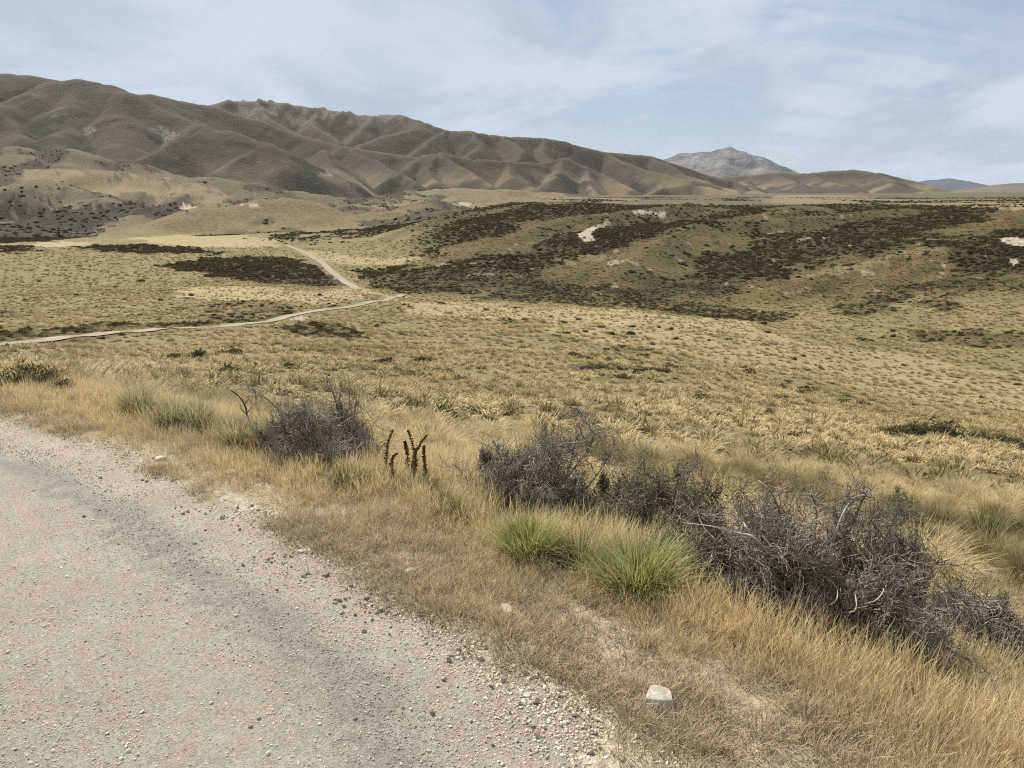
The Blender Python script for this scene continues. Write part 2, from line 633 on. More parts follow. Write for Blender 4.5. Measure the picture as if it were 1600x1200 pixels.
m_road, q, out = mat('road_gravel')
P = q.new('ShaderNodeNewGeometry').outputs['Position']
c, hg = gravel_color(q, P, q.attr('d'))
principled(q, out, c, .95, hg, 1.0, .016)

m_track, q, out = mat('far_road_gravel')
P = q.new('ShaderNodeNewGeometry').outputs['Position']
c = q.mix(q.smooth(q.noise(P, .35, 4), .3, .7), (.215, .185, .135), (.32, .28, .21))
c = q.mix(q.smooth(q.math('ABSOLUTE', q.attr('d')), .12, .0, 0, .35), c, (.34, .29, .2))
principled(q, out, c, .95)

m_ground, q, out = mat('grassland_soil')
P = q.new('ShaderNodeNewGeometry').outputs['Position']
sc, ba, go, gr, fa = (q.attr(k) for k in ('scrub', 'bare', 'gold', 'gravel', 'far'))
dd = q.attr('d')
nA = q.noise(P, .035, 5, .6)
nB = q.noise(P, .3, 5, .6)
nC = q.noise(P, 1.6, 4, .65)
nD = q.noise(P, 14, 4, .7)
c = q.mix(q.smooth(nB, .35, .65), (.105, .083, .038), (.205, .16, .076))
c = q.mix(q.smooth(nC, .48, .66, 0, .6), c, (.33, .26, .13))
c = q.mix(q.smooth(nA, .42, .62, 0, .55), c, (.15, .135, .06))
cg = q.mix(q.smooth(nC, .3, .7), (.31, .24, .13), (.44, .345, .195))
c = q.mix(q.math('MULTIPLY', fa, .9), c, q.mix(q.smooth(nB, .35, .65), (.065, .052, .032), (.145, .113, .064)))
c = q.mix(q.math('MULTIPLY', q.attr('olive'), q.smooth(nB, .2, .5, .55, .95)), c, q.mix(q.smooth(nC, .35, .65), (.042, .034, .014), (.122, .094, .039)))
c = q.mix(q.math('MULTIPLY', q.math('MULTIPLY', go, q.math('SUBTRACT', 1.0, q.math('MULTIPLY', fa, .5))), q.smooth(nB, .25, .6, .4, .8)), c, cg)
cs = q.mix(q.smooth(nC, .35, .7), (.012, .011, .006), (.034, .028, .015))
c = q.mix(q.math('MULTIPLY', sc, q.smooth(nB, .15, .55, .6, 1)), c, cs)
cb = q.mix(q.smooth(q.noise(P, .45, 5, .7), .38, .62), (.24, .205, .15), (.42, .37, .29))
c = q.mix(ba, c, cb)
# litter and dusty soil on the verge
dust = q.mix(q.smooth(nD, .35, .65), (.29, .24, .175), (.48, .405, .30))
dust = q.mix(q.smooth(q.noise(P, 55, 5, .75), .52, .66, 0, .75), dust, (.17, .135, .095))
c = q.mix(q.attr('dust'), c, dust)
cgv, hgv = gravel_color(q, P, dd)
c = q.mix(gr, c, q.mix(1.0, cgv, (.86, .85, .83), 'MULTIPLY'))
hh = q.math('ADD', q.math('MULTIPLY', nC, .5), q.math('MULTIPLY', nD, .14))
hh = q.math('ADD', hh, q.math('MULTIPLY', q.noise(P, 60, 4, .75), .03))
hh = q.math('ADD', hh, q.math('MULTIPLY', gr, q.math('MULTIPLY', hgv, .012)))
principled(q, out, c, .95, hh, .7, .35)

m_hill, q, out = mat('hill_tussock')
P = q.new('ShaderNodeNewGeometry').outputs['Position']
nA = q.noise(P, .0035, 5, .6)
nB = q.noise(P, .02, 6, .65)
nC = q.noise(P, .12, 5, .7)
c = q.mix(q.smooth(nA, .3, .7), (.049, .040, .0255), (.074, .058, .035))
c = q.mix(q.smooth(nB, .45, .72, 0, .7), c, (.047, .040, .024))
c = q.mix(q.smooth(nC, .5, .75, 0, .5), c, (.125, .095, .055))
c = q.mix(q.smooth(nC, .5, .32, 0, .5), c, (.05, .045, .028))
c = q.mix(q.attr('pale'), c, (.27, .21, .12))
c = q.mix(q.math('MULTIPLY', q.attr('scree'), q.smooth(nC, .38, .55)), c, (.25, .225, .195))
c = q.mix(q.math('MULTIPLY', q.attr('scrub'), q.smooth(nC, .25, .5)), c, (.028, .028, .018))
principled(q, out, c, .95, q.math('ADD', nC, q.math('MULTIPLY', nB, 2)), .6, 6)

m_mtn, q, out = mat('scree_mountain')
P = q.new('ShaderNodeNewGeometry').outputs['Position']
n1 = q.noise(P, .0022, 6, .65)
n2 = q.noise(P, .009, 5, .7)
c = q.mix(q.smooth(n1, .38, .62), (.10, .094, .09), (.20, .19, .18))
c = q.mix(q.smooth(n2, .55, .75, 0, .6), c, (.27, .26, .25))
c = q.mix(q.attr('foot'), c, (.15, .12, .07))
principled(q, out, c, .95, q.math('ADD', n1, n2), .8, 60)

m_fh, q, out = mat('far_hill_tussock')
P = q.new('ShaderNodeNewGeometry').outputs['Position']
c = q.mix(q.smooth(q.noise(P, .002, 5, .6), .35, .65), (.10, .085, .06), (.15, .125, .085))
principled(q, out, c, .95)


m_fb, q, out = mat('far_bush_hill')
P = q.new('ShaderNodeNewGeometry').outputs['Position']
c = q.mix(q.smooth(q.noise(P, .002, 5, .6), .35, .65), (.035, .040, .040), (.055, .060, .058))
principled(q, out, c, .95)


def grass_mat(name, base, mid, tip, alt, trans=.35, patch=None, dead=0):
    """blades: colour runs from root to tip, each clump its own tone, drifts of another hue over the land"""
    m, q, out = mat(name)
    t = q.attr('t')
    tone = q.attr('tone', 'INSTANCER')
    P = q.new('ShaderNodeNewGeometry').outputs['Position']
    rnd = q.attr('rnd')
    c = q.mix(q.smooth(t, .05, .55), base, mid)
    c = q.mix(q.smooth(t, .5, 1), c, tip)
    c = q.mix(q.math('MULTIPLY', q.smooth(tone, .35, 1.0), .85), c, alt)
    if patch:
        c = q.mix(q.smooth(q.noise(P, patch[1], 3), .45, .68, 0, patch[2]), c, patch[0])
    if dead:
        c = q.mix(q.smooth(rnd, 1 - dead, 1 - dead + .03), c, (.55, .45, .25))
    c = q.mix(.5, c, q.mix(q.math('FRACT', q.math('MULTIPLY', rnd, 7.0)), (.45, .45, .45), (1.25, 1.22, 1.15)), 'MULTIPLY')
    a = q.new('ShaderNodeBsdfPrincipled')
    q.put(a.inputs['Base Color'], c)
    a.inputs['Roughness'].default_value = .7
    a.inputs['Specular IOR Level'].default_value = .2
    b = q.new('ShaderNodeBsdfTranslucent')
    q.put(b.inputs['Color'], c)
    mx = q.new('ShaderNodeMixShader')
    mx.inputs[0].default_value = trans
    q.l.new(a.outputs[0], mx.inputs[1])
    q.l.new(b.outputs[0], mx.inputs[2])
    q.l.new(mx.outputs[0], out.inputs[0])
    return m


m_tus = grass_mat('tussock_blades', (.078, .056, .025), (.47, .36, .165), (.77, .615, .36), (.175, .145, .065), .25, ((.35, .265, .12), .045, .7))  # dark root colour paints in the shade deep inside each tussock
m_straw = grass_mat('straw_blades', (.26, .185, .085), (.60, .455, .22), (.84, .70, .42), (.52, .42, .26), .35)
m_turf = grass_mat('dead_turf', (.25, .185, .115), (.50, .39, .255), (.66, .54, .375), (.40, .335, .205), .25)
m_green = grass_mat('green_tussock_blades', (.10, .12, .022), (.22, .25, .05), (.58, .56, .26), (.25, .24, .09), .4, None, .16)
m_sedge = grass_mat('sedge_blades', (.05, .06, .02), (.11, .125, .045), (.30, .29, .14), (.16, .15, .06), .3, None, .2)
m_silver = grass_mat('silver_tussock_blades', (.16, .15, .07), (.33, .31, .155), (.55, .50, .30), (.40, .33, .15), .35)


def bark_mat(name, a, b, lich, amt=.5):
    m, q, out = mat(name)
    P = q.new('ShaderNodeNewGeometry').outputs['Position']
    n = q.noise(P, 22, 4)
    n2 = q.noise(P, 6, 3)
    c = q.mix(q.smooth(n, .35, .65), a, b)
    c = q.mix(q.smooth(n2, .48, .66, 0, amt), c, lich)
    principled(q, out, c, .9)
    return m


m_twig = bark_mat('grey_twigs', (.175, .142, .10), (.34, .29, .215), (.48, .435, .365))
m_twigp = bark_mat('purple_twigs', (.17, .135, .10), (.335, .28, .218), (.48, .43, .36))
m_dead = bark_mat('bleached_wood', (.33, .31, .28), (.50, .47, .43), (.42, .40, .36))
m_black = bark_mat('charred_twigs', (.03, .024, .02), (.06, .05, .04), (.09, .08, .07))


def leaf_mat(name, a, b):
    m, q, out = mat(name)
    c = q.mix(q.attr('rnd'), a, b)
    x = q.new('ShaderNodeBsdfDiffuse')
    q.put(x.inputs[0], c)
    y = q.new('ShaderNodeBsdfTranslucent')
    q.put(y.inputs[0], c)
    mx = q.new('ShaderNodeMixShader')
    mx.inputs[0].default_value = .25
    q.l.new(x.outputs[0], mx.inputs[1])
    q.l.new(y.outputs[0], mx.inputs[2])
    q.l.new(mx.outputs[0], out.inputs[0])
    return m


m_leaf = leaf_mat('olive_leaves', (.09, .10, .036), (.23, .23, .095))
m_leafg = leaf_mat('green_leaves', (.10, .13, .03), (.24, .28, .07))
m_leafd = leaf_mat('dark_olive_leaves', (.05, .06, .022), (.14, .155, .062))
m_scrub = leaf_mat('dark_scrub_leaves', (.042, .038, .019), (.145, .122, .062))
m_scrubg = leaf_mat('dark_green_scrub_leaves', (.042, .045, .02), (.15, .145, .066))
m_scrubb = leaf_mat('brown_scrub_leaves', (.066, .05, .029), (.175, .132, .076))

m_stone, q, out = mat('greywacke_stone')
P = q.new('ShaderNodeNewGeometry').outputs['Position']
ob_r = q.new('ShaderNodeObjectInfo').outputs['Random']
c = q.mix(q.smooth(q.noise(P, 18, 5), .35, .65), (.36, .325, .26), (.53, .485, .40))
c = q.mix(q.smooth(q.noise(P, 60, 3), .6, .75, 0, .5), c, (.26, .25, .22))
principled(q, out, c, .85, q.noise(P, 45, 5, .7), .6, .01)

m_peb, q, out = mat('pebbles')
tn = q.attr('tone', 'INSTANCER')
P = q.new('ShaderNodeNewGeometry').outputs['Position']
c = q.mix(q.smooth(tn, 0, .6), (.30, .26, .21), (.58, .50, .38))
c = q.mix(q.smooth(tn, .6, 1), c, (.76, .68, .55))
c = q.mix(q.smooth(q.noise(P, 220, 3), .5, .7, 0, .3), c, (.26, .22, .17))
principled(q, out, c, .95)

m_clod, q, out = mat('earth_clods')
tn = q.attr('tone', 'INSTANCER')
P = q.new('ShaderNodeNewGeometry').outputs['Position']
c = q.mix(tn, (.26, .215, .165), (.50, .43, .335))
principled(q, out, c, .97, q.noise(P, 120, 3, .7), .6, .01)

m_spike, q, out = mat('seed_spikes')
c = q.mix(q.attr('rnd'), (.07, .032, .014), (.28, .155, .06))
principled(q, out, c, .8)

# ------------------------------------------------------------------ ground sheet
def grid_faces(na, nr, wrap=False):
    i = np.arange(na if wrap else na - 1)
    j = np.arange(nr - 1)
    I, J = np.meshgrid(i, j, indexing='ij')
    I2 = (I + 1) % na
    return np.stack([I * nr + J, I * nr + J + 1, I2 * nr + J + 1, I2 * nr + J], -1).reshape(-1, 4)


gx = (R2 * np.sin(A2w)).ravel()
gy = (R2 * np.cos(A2w)).ravel()
gr_ = R2.ravel()
ga = A2w.ravel()


def cover(x, y):
    """what grows where: scrub, bare earth, pale straw, dust and gravel, 0..1 each"""
    r = np.hypot(x, y)
    a = np.arctan2(x, y)
    s = np.zeros(x.shape)
    b = np.zeros(x.shape)
    gd = np.zeros(x.shape)
    m = (r > 60) & (r < 3500) & (np.abs(a) < .75)
    if m.any():
        s[m] = patches(x[m], y[m], SCRUB)
        s[m] = np.clip(s[m] * (.45 + 1.15 * fbm(x[m] / 11, y[m] / 20, 131, 4, .6)), 0, 1)
        b[m] = patches(x[m], y[m], BARE, .3, seed=80)
        gd[m] = patches(x[m], y[m], GOLD, seed=110)
    # scattered scrub over the far bank and beyond
    bank = sstep(250, 300, r) * (1 - sstep(620, 700, r)) * sstep(-.16, -.05, a)
    n = fbm(x / 26, y / 60, 61, 4)
    s = np.maximum(s, bank * sstep(.50, .62, n) * .75)
    bm = bank > 0
    if bm.any():
        v = tents(x[bm], y[bm], BANK_SPURS, .4, 5) - gz(x[bm], y[bm])
        wv = v + (fbm(x[bm] / 15, y[bm] / 25, 137, 3) - .5) * 8
        spur = sstep(-3.5, -.3, wv)
        s[bm] = np.maximum(s[bm] * (1 - .75 * spur), bank[bm] * sstep(-4, -9, wv) * .62)
    plain = sstep(600, 700, r) * (1 - sstep(2500, 3500, r)) * sstep(-.1, .1, a)
    s = np.maximum(s, plain * sstep(.53, .64, fbm(x / 60, y / 160, 67, 4)) * .7)
    fh = sstep(500, 700, r) * (1 - sstep(2500, 3500, r)) * (1 - sstep(-.1, .1, a))
    s = np.maximum(s, fh * sstep(.54, .66, fbm(x / 50, y / 80, 69, 4)) * .75)
    s = np.maximum(s, sstep(25, 60, r) * (1 - sstep(200, 300, r)) * sstep(.66, .74, fbm(x / 9, y / 22, 71, 3)) * .5)
    b = np.maximum(b, bank * sstep(.78, .80, fbm(x / 8, y / 12, 73, 3)) * .5)
    s = s * (1 - b) * (1 - .8 * gd * (s < .7))
    return s, b, gd


cs_, cb_, cg_ = cover(gx, gy)
dist = np.full(gx.shape, 20.0)
nm = gr_ < 60
dist[nm] = edge_d(gx[nm], gy[nm])
vn = fbm(gx / .45, gy / .45, 91, 4)
grav = 1 - sstep(-.2, .22, dist + (vn - .5) * .75)
dust = (1 - sstep(.25 + .3 * sstep(-.5, .8, gx), .75 + .9 * sstep(-.5, .8, gx), dist + (fbm(gx / .6, gy / .6, 93, 3) - .5) * 1.6)) * .95
ground = mk('ground', np.stack([gx, gy, ZG.ravel()], 1), grid_faces(len(AZ), len(RR), True)[:, ::-1], m_ground,
            attrs={'scrub': cs_, 'bare': cb_, 'gold': cg_, 'gravel': grav, 'dust': dust, 'd': dist, 'far': sstep(600, 1000, gr_) * (ga < .6), 'olive': sstep(240, 300, gr_) * (1 - sstep(620, 750, gr_)) * sstep(-.17, -.05, ga)})
tag(ground, 'tussock covered valley ground running from the road to the hills', 'ground', kind='structure')

# ------------------------------------------------------------------ near road: its own sheet over the ground
def path_frames(P):
    T = np.gradient(P, axis=0)
    T /= np.linalg.norm(T, axis=1)[:, None]
    return T, np.stack([T[:, 1], -T[:, 0]], 1)       # right-hand normal


E = EDGE_S[8:]
seg = np.r_[0, np.cumsum(np.hypot(*np.diff(E, axis=0).T))]
sl = np.r_[np.arange(0, 4.5, .12), np.arange(4.5, 14.5, .04), np.arange(14.5, seg[-1] - 35, .4)]
PE = np.stack([np.interp(sl, seg, E[:, 0]), np.interp(sl, seg, E[:, 1])], 1)
k = 9
PEp = np.pad(PE, ((k, k), (0, 0)), mode='edge')
PEs = np.stack([np.convolve(PEp[:, i], np.ones(2 * k + 1) / (2 * k + 1), 'valid') for i in (0, 1)], 1)
T_, N_ = path_frames(PEs)
offs = np.r_[-5.6, -5, -4.4, -3.8, -3.2, np.arange(-2.8, .13, .035)]
RX = PEs[:, None, 0] + N_[:, None, 0] * offs[None]
RY = PEs[:, None, 1] + N_[:, None, 1] * offs[None]


def surf_z(x, y, d):     # the ground sheet is sunk under the road
    fin = sstep(-3.3, -2.6, d)
    z = verge_z(d) + .006 + fin * ((fbm(x / .13, y / .13, 14, 2) - .5) * .010 + (fbm(x / .7, y / .7, 15, 3) - .5) * .03)
    return z + .012 * np.exp(-((d + .58) / .14) ** 2) - .012 * np.exp(-((d + 1.15) / .35) ** 2)


OFF2 = np.broadcast_to(offs[None], RX.shape)
rz = surf_z(RX, RY, OFF2) - .09 * sstep(-.02, .12, OFF2)           # dives under the verge
road = mk('gravel_road', np.stack([RX, RY, rz], -1).reshape(-1, 3), grid_faces(len(sl), len(offs)), m_road,
          attrs={'d': np.repeat(offs[None], len(sl), 0).ravel()})
tag(road, 'pale gravel road curving away to the left in the foreground', 'road', kind='structure')


def strip(pts, width, name, label):
    W3 = np.array([at(*p) for p in pts])
    P = smooth_poly(W3[:, :2], 10)
    T, N = path_frames(P)
    o = np.linspace(-.5, .5, 7)
    wob = (fbm(P[:, 0] / 9, P[:, 1] / 9, 31, 2) - .5) * 1.2
    X = P[:, None, 0] + N[:, None, 0] * (o[None] * (width + wob[:, None]))
    Y = P[:, None, 1] + N[:, None, 1] * (o[None] * (width + wob[:, None]))
    zz = gz(X, Y)
    zc = np.convolve(np.pad(zz.max(1), 3, mode='edge'), np.ones(7) / 7, 'valid')
    Z = np.maximum(zz, zc[:, None] - .1) + .14
    o_ = mk(name, np.stack([X, Y, Z], -1).reshape(-1, 3), grid_faces(len(P), 7), m_track, attrs={'d': np.tile(o, len(P))})
    return tag(o_, label, 'road', kind='structure')


ROAD2 = [(-80, 550), (0, 540), (80, 531), (150, 524), (230, 517), (300, 513), (370, 508), (425, 502), (458, 493), (520, 483), (580, 472), (612, 465), (628, 461)]
ROAD3 = [(558, 452), (545, 444), (530, 434), (516, 423), (503, 411), (488, 402), (470, 393), (452, 385), (440, 383)]
strip(ROAD2, 2.9, 'gravel_road', 'gravel road crossing the flat in the middle distance')
strip(ROAD3, 3.3, 'gravel_road', 'gravel road climbing out of the dark gully')

# ------------------------------------------------------------------ hills
RIDGES = [
    (.42, 60, [(-500, 60, 4300), (-200, 85, 4200), (0, 113, 4000), (40, 117, 4000), (100, 126, 4050), (200, 147, 4100), (236, 147, 4100), (280, 156, 4200), (330, 166, 4300), (400, 187, 4250), (450, 205, 4200), (530, 227, 4000), (600, 238, 3900)]),
    (.50, 120, [(-300, 190, 2900), (0, 164, 3000), (50, 146, 3100), (95, 128, 3200), (125, 125, 3200), (165, 130, 3150), (200, 143, 3050), (250, 170, 2950), (305, 194, 2800), (360, 204, 2750), (420, 221, 2700), (450, 250, 2620), (480, 298, 2500)]),
    (.50, 50, [(125, 125, 3200), (150, 140, 3600), (170, 142, 4100)]),
    (.55, 25, [(305, 194, 2800), (265, 220, 2620), (215, 252, 2450)]),
    (.55, 18, [(420, 221, 2700), (380, 245, 2560), (332, 273, 2400)]),
    (.55, 110, [(125, 125, 3200), (105, 165, 2950), (95, 205, 2700), (98, 236, 2500)]),
    (.55, 130, [(165, 130, 3150), (185, 180, 2850), (185, 225, 2600), (190, 250, 2450)]),
    (.55, 30, [(0, 164, 3000), (20, 198, 2800), (60, 232, 2500)]),
    (.55, 30, [(-120, 175, 2950), (-90, 210, 2700), (-40, 235, 2400)]),
    # rocky topped range behind
    (.42, 50, [(280, 172, 5200), (330, 163, 5200), (352, 157, 5200), (400, 157, 5200), (440, 160, 5200), (500, 170, 5200), (540, 175, 5100), (585, 181, 5100), (625, 179, 5000), (650, 187, 4900), (700, 203, 4800), (742, 206, 4700), (790, 213, 4700),
               (850, 217, 4900), (880, 221, 5000), (940, 237, 5100), (1015, 244, 5300), (1050, 254, 5450), (1100, 271, 5700), (1150, 284, 5800)]),
    (.5, 30, [(400, 157, 5200), (420, 185, 4800), (470, 212, 4500)]),
    (.5, 25, [(500, 170, 5200), (490, 195, 4800), (530, 222, 4400)]),
    (.5, 22, [(585, 181, 5100), (570, 200, 4800), (545, 222, 4400)]),
    (.5, 25, [(650, 187, 4900), (660, 197, 4700), (605, 212, 4500), (565, 225, 4300)]),
    (.5, 22, [(700, 203, 4800), (672, 218, 4500), (645, 236, 4200)]),
    (.5, 30, [(742, 206, 4700), (755, 228, 4400), (735, 246, 4100)]),
    (.5, 30, [(790, 213, 4700), (815, 235, 4300), (800, 256, 4000)]),
    (.5, 30, [(850, 217, 4900), (850, 240, 4500), (870, 258, 4200)]),
    # middle spurs
    (.48, 40, [(530, 227, 3700), (590, 237, 3600), (650, 244, 3500), (692, 238, 3450), (740, 247, 3500), (800, 253, 3600), (850, 255, 3800), (890, 246, 3900), (930, 264, 3800), (960, 280, 3700), (1000, 300, 3500)]),
    (.52, 25, [(535, 229, 3700), (580, 250, 3450), (620, 268, 3200), (650, 285, 2950)]),
    (.52, 25, [(500, 232, 3300), (520, 258, 3000), (545, 290, 2650)]),
    (.5, 25, [(692, 238, 3450), (725, 262, 3200), (765, 290, 2950)]),
    (.5, 22, [(650, 244, 3500), (640, 258, 3300), (610, 276, 3050)]),
    (.5, 22, [(692, 238, 3450), (670, 262, 3250), (680, 284, 3000)]),
    (.5, 25, [(800, 253, 3600), (800, 272, 3400), (835, 293, 3100)]),
    (.5, 25, [(890, 246, 3900), (868, 268, 3600), (860, 292, 3300)]),
    (.5, 25, [(920, 258, 3850), (915, 280, 3600), (930, 300, 3350)]),
    (.42, 30, [(940, 237, 5100), (1000, 262, 4700), (1040, 272, 4500), (1080, 282, 4300), (1150, 300, 4000)]),
    (.45, 25, [(1015, 244, 5300), (1060, 268, 4900), (1100, 284, 4600), (1130, 296, 4300)]),
    (.40, 18, [(1020, 300, 3600), (1050, 290, 3700), (1080, 287, 3800), (1110, 292, 3750), (1140, 303, 3600)]),
    # right-hand low hills
    (.32, 60, [(1080, 282, 7200), (1150, 276, 7200), (1210, 270, 7000), (1260, 271, 6900), (1300, 267, 6900), (1332, 265, 6900), (1380, 270, 6800), (1420, 280, 6700), (1460, 292, 6500), (1500, 302, 6300)]),
    (.32, 40, [(1260, 271, 6900), (1300, 284, 6300), (1345, 295, 5700)]),
    (.32, 40, [(1210, 270, 7000), (1240, 284, 6300), (1270, 296, 5600)]),
    (.32, 40, [(1150, 276, 7200), (1170, 290, 6300), (1180, 299, 5500)]),
    (.32, 40, [(1380, 270, 6800), (1400, 288, 6200), (1440, 299, 5600)]),
]
haz = np.radians(np.arange(-46, 40, .10))
hr = np.geomspace(1900, 9500, 330)
HA, HR = np.meshgrid(haz, hr, indexing='ij')
hx = (HR * np.sin(HA)).ravel()
hy = (HR * np.cos(HA)).ravel()
wx = (fbm(hx / 260, hy / 260, 201, 3) - .5) * 70
wy = (fbm(hx / 260, hy / 260, 207, 3) - .5) * 60
hz = tents(hx + wx, hy + wy, [(max(a[0] * 1.3, .68) if a[0] > .38 else a[0] * 1.25, a[1] * .42, a[2]) for a in RIDGES], .5, 30, k=6.0)
hz0 = hz.copy()
rv = np.abs(fbm((hx + wx * 2) / 210, (hy + wy * 2) / 330, 261, 4) - .5) * 2
hz = hz - (1 - sstep(0, .16, rv)) * 5 * sstep(20, 140, hz)
hz = hz + (fbm(hx / 90, hy / 90, 211, 4) - .5) * 7 + (fbm(hx / 420, hy / 420, 215, 3) - .5) * 10
# rocky teeth along the top of the back range
tooth = sstep(.60, .78, fbm(hx / 45, hy / 45, 219, 3)) * sstep(4600, 5000, HR.ravel()) * (HA.ravel() < -.08) * sstep(360, 520, hz)
hz = hz + tooth * 16
hz = np.maximum(hz, -60)
HZ = hz.reshape(HA.shape)
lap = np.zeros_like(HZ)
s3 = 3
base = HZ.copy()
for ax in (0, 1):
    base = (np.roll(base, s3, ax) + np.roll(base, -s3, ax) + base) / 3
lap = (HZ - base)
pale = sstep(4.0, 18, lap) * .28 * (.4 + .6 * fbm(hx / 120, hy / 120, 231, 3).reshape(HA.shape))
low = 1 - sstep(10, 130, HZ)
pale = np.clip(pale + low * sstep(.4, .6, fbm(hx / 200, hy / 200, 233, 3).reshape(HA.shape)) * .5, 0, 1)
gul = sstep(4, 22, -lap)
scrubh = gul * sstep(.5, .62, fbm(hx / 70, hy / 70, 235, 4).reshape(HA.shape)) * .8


def hill_spot(px, py, rad, arr, amt, wob=.6):
    """a patch on the hill face met by this sight line"""
    a, e = azel(px, py)
    i = int(np.clip(round(float((a - haz[0]) / (haz[1] - haz[0]))), 0, len(haz) - 1))
    el = (HZ[i] - H) / hr
    j = int(np.argmax(el >= float(e)))
    X, Y = hx.reshape(HA.shape)[i, j], hy.reshape(HA.shape)[i, j]
    d = np.hypot(hx - X, hy - Y).reshape(HA.shape)
    n = fbm(hx / (rad * .5), hy / (rad * .5), 241, 3).reshape(HA.shape)
    arr[:] = np.maximum(arr, amt * (1 - sstep(.7, 1.0, d / rad + (n - .5) * wob * 2)))


for p in [(72, 185, 45), (66, 200, 60), (60, 212, 70), (70, 226, 70), (120, 232, 55), (128, 218, 40), (486, 288, 55), (482, 272, 55), (478, 258, 45), (490, 264, 40), (483, 298, 45), (678, 256, 60), (895, 290, 80), (905, 296, 70),
          (245, 215, 40), (735, 232, 60), (990, 294, 60), (1000, 298, 50), (600, 300, 100), (580, 305, 80)]:
    hill_spot(*p, scrubh, .95)
scree = np.zeros_like(HZ)
for p in [(82, 198, 45), (80, 182, 30), (248, 210, 40), (250, 222, 35), (140, 205, 30), (500, 270, 45), (265, 215, 35), (86, 172, 25)]:
    hill_spot(p[0], p[1], p[2] * .75, scree, .8)
scree = np.maximum(scree, (sstep(4700, 5000, HR) * (HA < -.07) * sstep(300, 460, HZ) * sstep(.5, .66, fbm(hx / 60, hy / 110, 245, 4).reshape(HA.shape)) * .5))
fc = grid_faces(len(haz), len(hr))[:, ::-1]
zz = hz[fc].max(1)
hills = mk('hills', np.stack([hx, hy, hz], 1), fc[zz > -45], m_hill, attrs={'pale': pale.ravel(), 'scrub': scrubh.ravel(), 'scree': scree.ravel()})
tag(hills, 'brown tussock hills with folded spurs across the left of the valley', 'hills', kind='structure')


def massif(name, ridges, r0, r1, px0, px1, s, w, namp, nsc, m, label, seed, na=240, nr=150):
    a0 = float(azel(px0, 270)[0])
    a1 = float(azel(px1, 270)[0])
    A, R = np.meshgrid(np.linspace(a0, a1, na), np.geomspace(r0, r1, nr), indexing='ij')
    x = (R * np.sin(A)).ravel()
    y = (R * np.cos(A)).ravel()
    z = tents(x, y, ridges, s, w, k=40)
    rn = np.abs(fbm(x / nsc, y / nsc, seed, 5) - .5) * 2
    z = z + (rn - .3) * namp * np.clip(z / 300, 0, 1)
    f = grid_faces(na, nr)[:, ::-1]
    f = f[z[f].max(1) > -40]
    o = mk(name, np.stack([x, y, z], 1), f, m, attrs={'foot': 1 - sstep(120, 330, z + (rn - .5) * 120)})
    return tag(o, label, name.replace('_', ' '), kind='structure')


massif('mountain', [[(1000, 262, 15500), (1035, 250, 15300), (1062, 240, 15200), (1100, 237, 15000), (1125, 233, 15000), (1140, 231, 15000), (1160, 236, 15000), (1180, 243, 15000), (1210, 256, 15000), (1240, 268, 15000), (1290, 285, 15000)],
                    [(1140, 231, 15000), (1135, 252, 14300), (1120, 275, 13500)], [(1100, 237, 15000), (1085, 258, 14300), (1060, 278, 13600)], [(1180, 243, 15000), (1190, 262, 14300), (1200, 280, 13700)]],
       12500, 17500, 940, 1340, .5, 60, 75, 420, m_mtn, 'grey scree mountain rising alone behind the brown hills', 301)
massif('distant_hill', [[(1400, 296, 37000), (1432, 286, 37000), (1455, 281, 37000), (1482, 279, 37000), (1505, 282, 37000), (1530, 289, 37000), (1560, 298, 37000)]],
       34500, 40500, 1380, 1580, .3, 250, 60, 1500, m_fb, 'small dark blue hill far away on the right skyline', 305, 100, 60)
massif('distant_hill', [[(1490, 300, 13000), (1535, 293, 13000), (1580, 287, 13000), (1640, 283, 13000), (1760, 272, 13000), (1900, 270, 13000)]],
       11000, 15000, 1450, 1900, .2, 200, 50, 800, m_fh, 'low pale tan rise at the right end of the skyline', 309, 120, 60)

